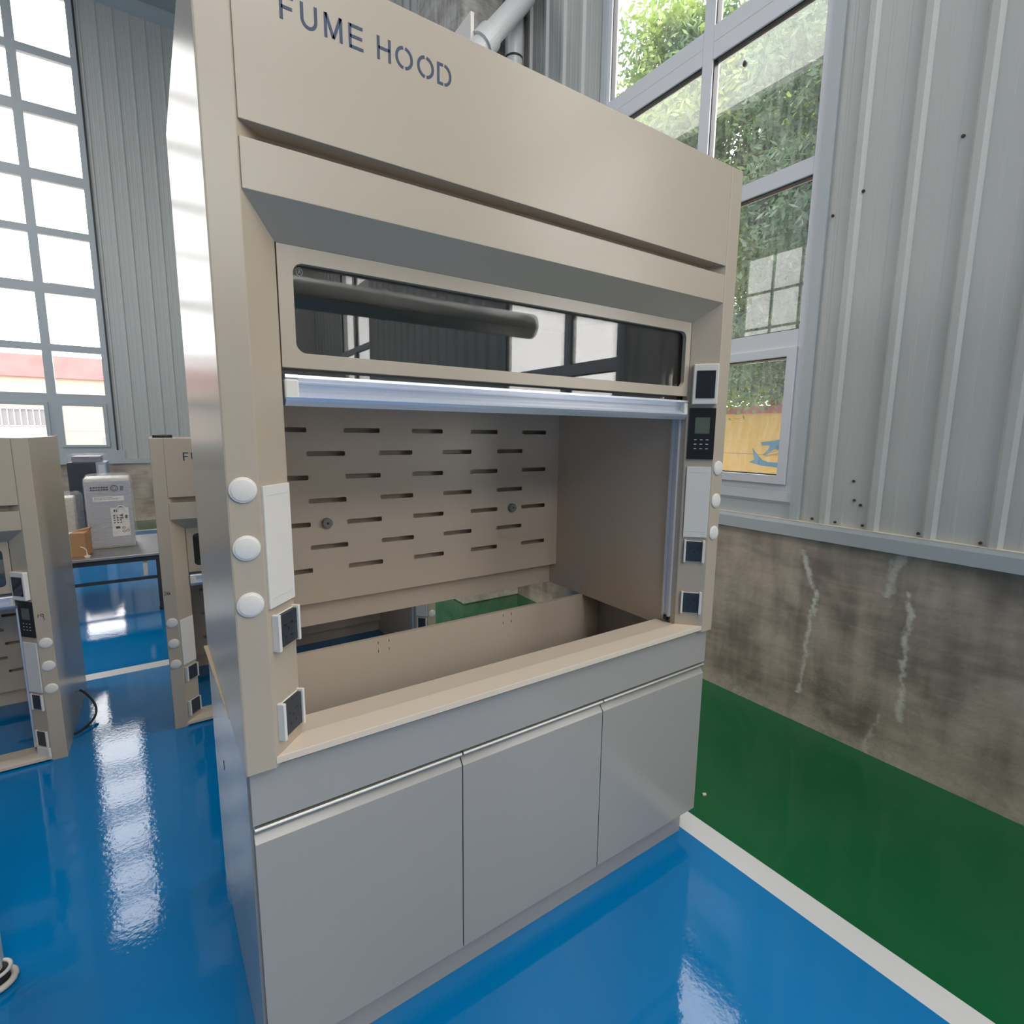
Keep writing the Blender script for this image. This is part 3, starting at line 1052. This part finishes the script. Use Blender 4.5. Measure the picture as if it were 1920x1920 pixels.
# ---------------------------------------------------------------- main hood
root = tag(empty('fume_hood', (0, 0, DZ)), 'tall beige fume hood lettered FUME HOOD, raised on the grey three-door base cabinet', 'fume hood')
fume_hood(root, rear=0.016, title=8)

# base cabinet
bc = tag(empty('base_cabinet', (0, 0, 0)), 'grey three-door base cabinet under the large fume hood, with no worktop', 'cabinet')
YA = 0.0145
for s in (0, 1):
    poly = [(0.002, YA + 0.02), (0.020, YA + 0.02), (0.020, 0.80), (-0.017, 0.80)]
    if s:
        poly = [(W - x, y) for x, y in poly]
    MB().prism(poly, 0 if s == 0 else 0.10, 0.8155).build('side_panel', M['cabinet'], bc, bevel=0.001)
MB().box(0.006, W - 0.006, YA, YA + 0.018, 0.6945, 0.8175).build('apron', M['cabinet'], bc, bevel=0.001)
MB().box(0.021, W - 0.021, YA + 0.0185, YA + 0.045, 0.640, 0.6935).build('rail_shade_strip', M['dark'], bc)  # dark bar standing in for the shade around the pull rails
DX = [0.008, 0.4976, 0.9935, W - 0.008]
for x in DX[1:3]:
    MB().box(x - 0.012, x + 0.012, YA + 0.0225, YA + 0.04, 0.12, 0.64).build('gap_shade_strip', M['dark'], bc)  # dark strips behind the door gaps, painting their shade
for i in range(3):
    x0, x1 = DX[i] + (0.0015 if i else 0), DX[i + 1] - 0.0015
    z0, zt = 0.1055, 0.6505
    pr = [(YA, z0), (YA, zt), (YA + 0.017, zt + 0.0195), (YA + 0.0182, zt + 0.0195), (YA + 0.022, z0)]
    dd = MB().prism(pr, x0, x1, 'x').build('cabinet_door', M['cabinet'], bc, bevel=0.0016)
    MB().prism([(YA - 0.002, 0.6800), (YA - 0.004, 0.6840), (YA - 0.001, 0.6885), (YA + 0.018, 0.6890), (YA + 0.018, 0.6760), (YA + 0.002, 0.6760)], x0, x1, 'x').build('pull_rail', M['pull'], dd, bevel=0.0012)
MB().box(0.022, W - 0.022, YA + 0.026, 0.56, 0.100, 0.118).build('bottom_board', M['cabinet'], bc)
MB().box(0.022, 1.4593, 0.050, 0.066, 0.0, 0.100).build('kick_board', M['cabinet'], bc)
MB().box(1.4433, 1.4593, 0.066, 0.78, 0.0, 0.100).build('kick_board', M['cabinet'], bc)
dv = MB().box(0.021, W - 0.021, 0.560, 0.578, 0.118, 0.817).build('rear_divider', M['liner'], bc)
for xc in (0.469, 0.973):
    for a in (0, 0.038):
        for b in (0, -0.030):
            MB().box(xc + a - 0.0008, xc + a + 0.0008, 0.5585, 0.5605, 0.806 + b - 0.009, 0.806 + b).build('knockout_slot', M['black'], dv)
for y in (0.735,):
    MB().box(0.021, W - 0.021, y, y + 0.045, 0.100, 0.130).build('rear_rail', M['cabinet'], bc)
tag(MB().prism([(0.0165, 0.27), (0.0165, 0.795), (-0.027, 0.795), (-0.006, 0.27)], 0.8157, 0.8187).build('plywood_strip', M['wood']),
    'thin pale plywood strip showing between the large fume hood and its base cabinet', 'board')

sc_ = MB()
stroke(sc_, [(0, 0.03), (0.006, 0.02), (0.004, 0.008), (0.009, -0.004)], 0.003, 0.0006, (-0.0108, 0.52, 0.535), (YV, ZV, Vector((-1, 0, 0))), 1)
sc_.build('scratch', M['ink'], bc)
lf = MB()
lf.prism([(0.0, 0.0), (0.010, 0.006), (0.013, 0.018), (0.006, 0.030), (0.001, 0.036), (-0.002, 0.026), (-0.009, 0.018), (-0.009, 0.006)], -0.0012, 0.0012, 'x').xf(Matrix.Translation((2.634, 0.811, 3.444)))
tag(lf.build('dead_leaf', M['rust']), 'small dark dead leaf stuck on the big upper pane of the right-hand window', 'leaf')

# ---------------------------------------------------------------- hoods behind, standing straight on the floor
mh = tag(empty('fume_hood', (-0.14, 1.90, 0.0), 0, 0.970), 'beige fume hood standing on the floor behind the large one, marked 20', 'fume hood')
fume_hood(mh, title=8)
lh_ = tag(empty('fume_hood', (-0.56 - 1.5 * 0.97, 1.905, 0.0), 0, 0.970), 'beige fume hood cut by the left picture edge, marked 19, standing on the floor', 'fume hood')
fume_hood(lh_, title=0)
# hand-written numbers on the columns
FN = Vector((0, -1, 0))
hw = MB()
k = 0.014
stroke(hw, [(0.3, 0.2), (0.5, 1.3)], 0.0026, 0.0003, (W - 0.047, -0.0008, 0.70), (XV, ZV, FN), k)
stroke(hw, arc(1.35, 0.9, 0.38, 0.36, 40, 400, 14) + [(1.75, -0.9)], 0.0026, 0.0003, (W - 0.047, -0.0008, 0.70), (XV, ZV, FN), k)
hw.build('handwritten_number', M['ink'], lh_)
hw = MB()
stroke(hw, [(0, 1.1)] + arc(0.35, 0.95, 0.3, 0.3, 150, -20, 8) + [(0.0, 0.0), (0.75, 0.05)], 0.0026, 0.0003, (0.006, -0.0008, 0.728), (XV, ZV, FN), k)
stroke(hw, arc(1.3, 0.5, 0.35, 0.5, 90, 450, 14), 0.0026, 0.0003, (0.006, -0.0008, 0.728), (XV, ZV, FN), k)
stroke(hw, [(1.0, 0.6), (1.9, 0.2)], 0.0026, 0.0003, (0.006, -0.0008, 0.728), (XV, ZV, FN), k)
hw.build('handwritten_number', M['ink'], mh)
on_chamfer('R', 0.02, 0.78, 0.020, 0.066, 0.0, 0.012).build('socket_box', M['white'], lh_, bevel=0.002)
# its power cable
cb = MB()
pts = []
for i in range(21):
    t = i / 20
    a = PI * t
    pts.append((-0.556 + 0.075 * math.sin(a) ** 0.8, 2.40 - 0.30 * t, 0.012 + 0.10 * (1 - t) ** 2))
cb.tube(pts, 0.0055, 8)
tag(cb.build('power_cable', M['rubber'], smooth=True), 'black cable looping out onto the blue floor beside the hood marked 19', 'cable')
tag(MB().tube([(-0.125, 1.985, 1.4755), (-0.045, 2.005, 1.4755)], 0.0075, 10).build('marker_pen', M['black'], smooth=True),
    'black marker pen lying on top of the hood marked 20', 'pen')

# ---------------------------------------------------------------- steel table with wrapped instruments
tb = tag(empty('steel_table', (-0.75, 4.55, 0)), 'low steel table between the rear fume hoods, carrying film-wrapped instruments', 'table')
MB().box(-0.72, 0.62, -0.50, 0.47, 0.478, 0.50).build('tabletop', M['steel'], tb, bevel=0.003)
MB().box(-0.66, 0.58, -0.47, -0.44, 0.435, 0.478).build('apron', M['dark'], tb)
MB().box(-0.66, 0.58, 0.40, 0.43, 0.435, 0.478).build('apron', M['dark'], tb)
for sx in (-0.64, 0.55):
    for sy in (-0.465, 0.405):
        MB().box(sx - 0.0, sx + 0.036, sy, sy + 0.036, 0.03, 0.478).build('leg', M['dark'], tb)
        MB().disc((sx + 0.018, sy + 0.018, 0.0), (0, 0, 1), 0.024, 0.03, 14).build('foot', M['rubber'], tb)
MB().box(-0.64, 0.56, -0.457, -0.435, 0.275, 0.297).box(-0.64, 0.56, 0.42, 0.44, 0.275, 0.297).build('stretcher', M['dark'], tb)
MB().box(0.46, 0.49, -0.45, -0.43, 0.31, 0.44).build('hanging_tag', M['cream'], tb)


def crumple(x0, x1, y0, y1, z0, z1, amp, n=14, r=0.03, seed=1):
    """loose bag of film around a box: gridded box with creases"""
    rnd = random.Random(seed)
    mb = MB()
    cx, cy, cz = (x0 + x1) / 2, (y0 + y1) / 2, (z0 + z1) / 2
    hx, hy, hz = (x1 - x0) / 2, (y1 - y0) / 2, (z1 - z0) / 2
    ph = [rnd.uniform(0, 6.28) for _ in range(12)]

    def pt(p):
        x, y, z = p
        q = Vector((x * hx, y * hy, z * hz))
        e = Vector((max(0, abs(q.x) - hx + r) * (1 if q.x > 0 else -1), max(0, abs(q.y) - hy + r) * (1 if q.y > 0 else -1), max(0, abs(q.z) - hz + r) * (1 if q.z > 0 else -1)))
        if e.length > r:
            q -= e * (1 - r / e.length)
        w_ = sum(math.sin(q.x * (23 + 9 * i) + q.z * (11 + 13 * i) + q.y * 19 + ph[i]) for i in range(5)) / 5
        w_ += 0.7 * sum(math.sin(q.x * (70 + 19 * i) - q.z * (40 - 9 * i) + ph[i + 5]) for i in range(4)) / 4
        nn = q.normalized()
        fall = 1.0 if z > -0.9 else 0.3
        q += nn * amp * w_ * fall
        return (q.x + cx, q.y + cy, q.z + cz)
    for ax in range(3):
        for s in (-1, 1):
            if ax == 2 and s == -1:
                continue
            g = []
            for i in range(n + 1):
                for j in range(n + 1):
                    a, b = -1 + 2 * i / n, -1 + 2 * j / n
                    c = [0, 0, 0]
                    c[ax] = s
                    c[(ax + 1) % 3] = a
                    c[(ax + 2) % 3] = b
                    g.append(pt(c))
            fs = [(i * (n + 1) + j, (i + 1) * (n + 1) + j, (i + 1) * (n + 1) + j + 1, i * (n + 1) + j + 1) for i in range(n) for j in range(n)]
            mb.add(g, fs)
    return mb


im = tag(empty('wrapped_instrument', (-0.495, 4.44, 0.5), 0.03), 'grey bench instrument wrapped in crumpled clear film on the steel table', 'instrument')
MB().box(-0.155, 0.155, 0.01, 0.30, 0.0, 0.60).build('housing', M['cream'], im, bevel=0.012)
MB().box(-0.150, 0.150, 0.0, 0.012, 0.015, 0.575).build('front_panel', M['greymachine'], im, bevel=0.004)
uvm = (XV, ZV, FN)
lb = MB().box(-0.105, 0.105, -0.001, 0.001, 0.405, 0.445).build('rating_label', M['white'], im)
pp = MB()
for z, n_ in ((0.437, 9), (0.428, 11), (0.419, 10)):
    x = -0.095
    for i in range(n_):
        ll = random.uniform(0.006, 0.02)
        pp.box(x, min(x + ll, 0.1), -0.0016, -0.001, z - 0.0015, z + 0.0015)
        x += ll + 0.004
        if x > 0.095:
            break
pp.build('label_print', M['ink'], lb)
tt = MB()
x = -0.115
for i in range(7):
    for (a, b) in ((0.515, 0.527), (0.496, 0.508)):
        stroke(tt, [(0, 0), (0.012, 0.011)], 0.008, 0.0004, (x, -0.001, a), uvm, 1)
        stroke(tt, [(0, 0.009), (0.013, 0.001)], 0.007, 0.0004, (x, -0.001, b - 0.010), uvm, 1)
    x += 0.0175
stroke(tt, arc(0, 0, 0.024, 0.024, 0, 360, 24), 0.006, 0.0004, (0.045, -0.001, 0.512), uvm, 1)
stroke(tt, arc(0, 0, 0.013, 0.013, 0, 360, 18), 0.004, 0.0004, (0.045, -0.001, 0.512), uvm, 1)
for dx in (0, 0.008, 0.016):
    stroke(tt, [(0, 0), (0.002, 0.04)], 0.006, 0.0004, (0.086 + dx, -0.001, 0.49), uvm, 1)
tt.build('printed_marks', M['ink'], im)
kp = MB().box(0.005, 0.128, -0.002, 0.001, 0.10, 0.345).build('keypad', M['white'], im)
kk = MB()
for i in range(4):
    for j in range(3):
        kk.box(0.020 + j * 0.022, 0.032 + j * 0.022, -0.003, -0.002, 0.213 + i * 0.020, 0.224 + i * 0.020)
kk.box(0.025, 0.050, -0.003, -0.002, 0.31, 0.33).box(0.03, 0.06, -0.003, -0.002, 0.165, 0.185).box(0.10, 0.118, -0.003, -0.002, 0.25, 0.28)
kk.box(0.075, 0.087, -0.003, -0.002, 0.25, 0.29)
for (x, z) in ((0.085, 0.17), (0.085, 0.14), (0.112, 0.145)):
    stroke(kk, arc(0, 0, 0.010, 0.008, 0, 360, 14), 0.004, 0.0004, (x, -0.0025, z), uvm, 1)
kk.build('key', M['ink'], kp)
crumple(-0.163, 0.172, -0.014, 0.32, 0.0, 0.625, 0.005, 22, 0.05, 3).build('stretch_film', M['film'], im, smooth=True)
MB().tube([(0.075 + 0.035 * math.cos(a / 20 * 6.28), -0.022, 0.315 + 0.05 * math.sin(a / 20 * 6.28)) for a in range(20)], 0.003, 6, closed=True).build('film_loop', M['white'], im, smooth=True)

ct2 = tag(empty('cardboard_box', (-0.685, 4.25, 0.5), -0.15), 'small open brown cardboard box left of the wrapped instrument on the steel table', 'box')
MB().box(-0.05, 0.045, -0.07, 0.10, 0.0, 0.19).build('carton', M['carton'], ct2, bevel=0.002)
MB().box(-0.10, -0.052, -0.06, 0.04, 0.0, 0.185).build('white_end', M['white'], ct2, bevel=0.002)
MB().prism([(-0.05, 0.19), (0.045, 0.19), (0.058, 0.215), (0.056, 0.217)], 0.02, 0.098, 'y').build('flap', M['carton'], ct2)
tg = MB().tube([(0, 0, 0.085), (0.02, -0.015, 0.078), (0.035, -0.02, 0.06), (0.037, -0.02, 0.03)], 0.003, 6)
tg = tag(tg.build('paper_tag', M['white']), 'small white tag on a cord between the cardboard box and the wrapped instrument', 'tag')
tg.location = (-0.68, 4.15, 0.5)
MB().prism([(0.025, 0.0), (0.049, 0.0), (0.060, 0.012), (0.042, 0.020), (0.037, 0.05), (0.032, 0.020), (0.014, 0.012)], -0.022, -0.019, 'y').build('card', M['white'], tg)

bp2 = tag(empty('wrapped_parcel', (-0.80, 4.63, 0.5), 0.05), 'pale box in clear film behind the cardboard box on the steel table', 'box')
MB().box(-0.15, 0.055, 0.0, 0.22, 0.0, 0.43).build('carton', M['cream'], bp2, bevel=0.01)
crumple(-0.165, 0.105, -0.012, 0.26, 0.0, 0.465, 0.006, 16, 0.04, 5).build('stretch_film', M['film'], bp2, smooth=True)
pb = tag(empty('white_carton', (-0.58, 4.86, 0.5), 0.0), 'white printed carton behind the wrapped instrument on the steel table', 'box')
MB().box(-0.11, 0.06, 0.0, 0.12, 0.06, 0.42).build('carton', M['white'], pb, bevel=0.003)
MB().box(-0.11, 0.06, -0.002, 0.12, 0.0, 0.06).build('green_foot', mat('dark_green_plastic', (0.02, 0.10, 0.06), 0.4), pb)
MB().box(-0.10, -0.03, -0.002, 0.0, 0.36, 0.372).box(-0.10, 0.0, -0.002, 0.0, 0.14, 0.146).build('print', M['ink'], pb)

bk = tag(empty('wrapped_cabinet', (-1.16, 8.0, 0)), 'black cabinet wrapped in clear film by the back wall, film bunched on its top', 'cabinet')
MB().box(0.0, 0.30, 0.0, 0.5, 0.0, 1.055).build('body', mat('black_enamel', (0.018, 0.021, 0.027), 0.25), bk, bevel=0.01)
MB().box(0.30, 0.42, 0.02, 0.5, 0.0, 1.055).build('side_section', mat('pale_blue_enamel', (0.42, 0.46, 0.56), 0.4), bk, bevel=0.01)
MB().box(0.33, 0.40, 0.017, 0.021, 0.72, 1.02).build('paper_sheet', M['white'], bk)
MB().box(0.05, 0.36, 0.05, 0.45, 1.055, 1.135).build('lid', mat('mauve_grey_plastic', (0.20, 0.18, 0.21), 0.4), bk, bevel=0.01)
crumple(-0.012, 0.45, -0.02, 0.52, 0.0, 1.085, 0.008, 20, 0.04, 9).build('stretch_film', M['filmdark'], bk, smooth=True)
crumple(0.01, 0.42, 0.0, 0.50, 1.03, 1.165, 0.010, 18, 0.04, 11).build('film_bunch', M['film'], bk, smooth=True)

# ---------------------------------------------------------------- white trolley at the left picture edge
tl = tag(empty('trolley', (-0.575, 0.70, 0), 0), 'white trolley mostly outside the picture, ringed caster at lower left', 'trolley')
for sx in (0.0, -0.62):
    for sy in (0.0, -0.42):
        MB().box(sx - 0.016, sx + 0.016, sy - 0.016, sy + 0.016, 0.065, 0.62).build('post', M['white'], tl, bevel=0.003)
        cs = MB().tube([(sx, sy, 0.048), (sx, sy, 0.066)], 0.014, 14).build('caster', M['white'], tl)
        MB().tube([(sx + 0.030 * math.cos(a / 22 * 2 * PI), sy + 0.030 * math.sin(a / 22 * 2 * PI), 0.046) for a in range(22)], 0.005, 8, closed=True).build('ring', M['white'], cs, smooth=True)
        MB().tube([(sx + 0.036 * math.cos(a / 22 * 2 * PI), sy + 0.036 * math.sin(a / 22 * 2 * PI), 0.012) for a in range(22)], 0.009, 8, closed=True).build('ring', M['cream'], cs, smooth=True)
        MB().tube([(sx, sy, 0.0), (sx, sy, 0.044)], 0.026, 18).build('wheel', M['rubber'], cs)
for z in (0.30, 0.60):
    MB().box(-0.65, 0.0, -0.44, 0.016, z, z + 0.02).build('shelf', M['white'], tl, bevel=0.003)

tag(MB().prism([(0, 0), (0.016, -0.006), (0.022, 0.002), (0.008, 0.010)], 0.0, 0.006).xf(Matrix.Translation((1.70, 0.12, 0.0))).build('debris_chip', M['cream']),
    'tiny pale chip lying on the green floor right of the base cabinet', 'chip')

# ---------------------------------------------------------------- outdoors
struct(MB().box(-40, 45, -40, 45, -0.4, -0.2).build('ground', M['yard']))
yb_ = tag(empty('yellow_building', (10.0, 0, -0.2)), 'yellow rendered building with light blue painted lettering beyond the trees', 'building')
MB().box(0, 1.2, -14, 15, 0, 2.15).build('wall', M['yellow'], yb_)
MB().box(-0.06, 1.26, -14.1, 15.1, 2.15, 2.30).build('parapet', M['redband'], yb_)
CAMP = Vector((-0.09349485, -1.0863988, 1.50851365))
RT = Matrix(((0.83164968, -0.07471322, 0.55025153), (-0.5552071, -0.13006339, 0.82147951), (0.0101922, -0.98868673, -0.14964849)))


def wallpt(cx, cy):
    """measured outline of the painted mark, as (y, z) metres on the yellow wall"""
    u, v = cx / 4.8 + 1240, cy / 4.8 + 500
    d = RT @ Vector(((u - 960) / 978.09, (v - 960) / 978.09, 1))
    t = (9.99 - CAMP.x) / d.x
    p = CAMP + d * t
    return (p.y, p.z + 0.2)


sw = [(820, 1635), (850, 1680), (905, 1740), (960, 1760), (1120, 1770), (1180, 1800), (1120, 1825), (1000, 1800), (900, 1790), (790, 1760), (838, 1735)]
zz = [(900, 1580), (1000, 1570), (1110, 1545), (1110, 1565), (1020, 1640), (945, 1685), (1060, 1650), (1052, 1605), (1075, 1625), (1120, 1615), (1120, 1700), (1080, 1680), (1040, 1680), (950, 1710), (915, 1695), (965, 1640), (975, 1610), (905, 1608)]
lt = MB()
for q in (sw, zz):
    lt.prism([wallpt(*p) for p in q], -0.012, 0.0, 'x')
lt.build('painted_lettering', M['signblue'], yb_)
MB().box(-0.004, 0.0, -14, 15, 1.33, 1.34).box(-0.004, 0.0, -14, 15, 0.7, 0.71).build('panel_seam', M['outgrey'], yb_)

pb_ = tag(empty('peach_building', (-14, 22.0, -0.2)), 'peach rendered workshop with a faded red band, seen through the back window', 'building')
MB().box(0, 26, 0, 6, 0, 3.35).build('wall', M['peach'], pb_)
MB().box(-0.1, 26.1, -0.1, 6.1, 3.35, 4.05).build('red_band', M['redband'], pb_)
MB().box(0, 26, -0.006, 0.0, 2.42, 2.435).box(0, 26, -0.006, 0.0, 1.62, 1.635).build('panel_seam', M['outgrey'], pb_)
MB().box(12.25, 14.2, -0.03, 0.02, 0.2, 1.42).build('shutter', M['outgrey'], pb_)
for (x0, x1) in ((7.2, 9.2), (9.4, 11.2)):
    wd = MB().box(x0, x1, -0.03, 0.02, 1.2, 2.35).build('barred_window', M['outgrey'], pb_)
    b_ = MB()
    for k in range(12):
        xx = x0 + 0.05 + k * (x1 - x0 - 0.1) / 11
        b_.box(xx - 0.012, xx + 0.012, -0.09, -0.06, 1.15, 2.4)
    for z in (1.2, 1.78, 2.33):
        b_.box(x0, x1, -0.09, -0.06, z - 0.015, z + 0.015)
    b_.build('bars', M['mark'], wd)
    MB().box(x0 + 0.1, x1 - 0.1, -0.05, -0.03, 1.3, 1.75).build('pane', M['white'], wd)
pw = MB()
pw.tube([(-30, 16, 5.4), (-8, 16, 5.1), (6, 16, 4.75), (20, 16, 4.9)], 0.012, 6)
tag(pw.build('power_line', M['outgrey']), 'thin power line crossing the sky outside the back window', 'cable')


def leaf_mesh(name, n, blobs, size, seed):
    rnd = random.Random(seed)
    vs, fs = [], []
    for i in range(n):
        c, rad = blobs[rnd.randrange(len(blobs))]
        while True:
            p = Vector((rnd.uniform(-1, 1), rnd.uniform(-1, 1), rnd.uniform(-1, 1)))
            if 0.3 < p.length < 1:
                break
        p = p * (0.75 + 0.35 * rnd.random())
        pos = Vector(c) + Vector((p.x * rad[0], p.y * rad[1], p.z * rad[2]))
        a = Vector((rnd.gauss(0, 1), rnd.gauss(0, 1), rnd.gauss(-0.4, 0.7))).normalized()
        b = a.cross(Vector((rnd.gauss(0, 1), rnd.gauss(0, 1), rnd.gauss(0, 1)))).normalized()
        s = size * rnd.uniform(0.6, 1.3)
        o = len(vs)
        vs += [tuple(pos - a * s), tuple(pos + b * s * 0.36), tuple(pos + a * s), tuple(pos - b * s * 0.36)]
        fs.append((o, o + 1, o + 2, o + 3))
    me = bpy.data.meshes.new(name)
    me.from_pydata(vs, [], fs)
    return me


def blobs_for(seed, h, wd, n):
    rnd = random.Random(seed)
    out = []
    for i in range(n):
        z = 2.42 + (h - 2.42) * rnd.random()
        k = wd * (1.15 - 0.55 * (z / h))
        a = rnd.uniform(0, 2 * PI)
        rr = k * math.sqrt(rnd.random())
        r = rnd.uniform(0.45, 0.95)
        out.append(((rr * math.cos(a), rr * math.sin(a), z), (r, r, r * 0.75)))
    return out


LM = [leaf_mesh('foliage_mesh', 62000, blobs_for(3, 7.6, 1.75, 52), 0.058, 1),
      leaf_mesh('foliage_mesh', 56000, blobs_for(8, 6.2, 1.6, 46), 0.058, 2)]
LM[0].materials.append(M['leaf'])
LM[1].materials.append(M['leafdark'])
trees = [
    (6.8, 1.6, 1, 1.0, 'dark leafy tree nearest the glass, filling the lower right window panes'),
    (8.9, 2.7, 0, 1.15, 'bright green tree behind the dark leafy one, at the window right edge'),
    (7.9, 5.0, 0, 1.10, 'tall light green tree showing in the upper panes above the fume hood'),
    (8.2, 8.2, 1, 1.25, 'bluish green tree seen at the left edge of the right-hand window'),
    (13.0, 6.3, 1, 1.2, 'shaded tree rising directly behind the yellow building'),
]
for (x, y, k, s, lab) in trees:
    t = tag(empty('leafy_tree', (x, y, -0.2), random.uniform(0, 6), s), lab, 'tree', 'trees outside the right wall')
    o = bpy.data.objects.new('foliage', LM[k])
    C.objects.link(o)
    o.parent = t
    tk = MB().tube([(0, 0, 0), (0.05, 0.03, 1.2), (0.0, 0.1, 2.6), (0.1, 0.0, 4.5)], [0.16, 0.13, 0.10, 0.05], 10)
    for a in range(5):
        tk.tube([(0.03, 0.05, 1.4 + a * 0.5), (0.7 * math.cos(a * 1.3), 0.7 * math.sin(a * 1.3), 2.3 + a * 0.6), (1.2 * math.cos(a * 1.3), 1.2 * math.sin(a * 1.3), 3.0 + a * 0.6)], [0.06, 0.04, 0.015], 7)
    tk.build('trunk', M['bark'], t, smooth=True)
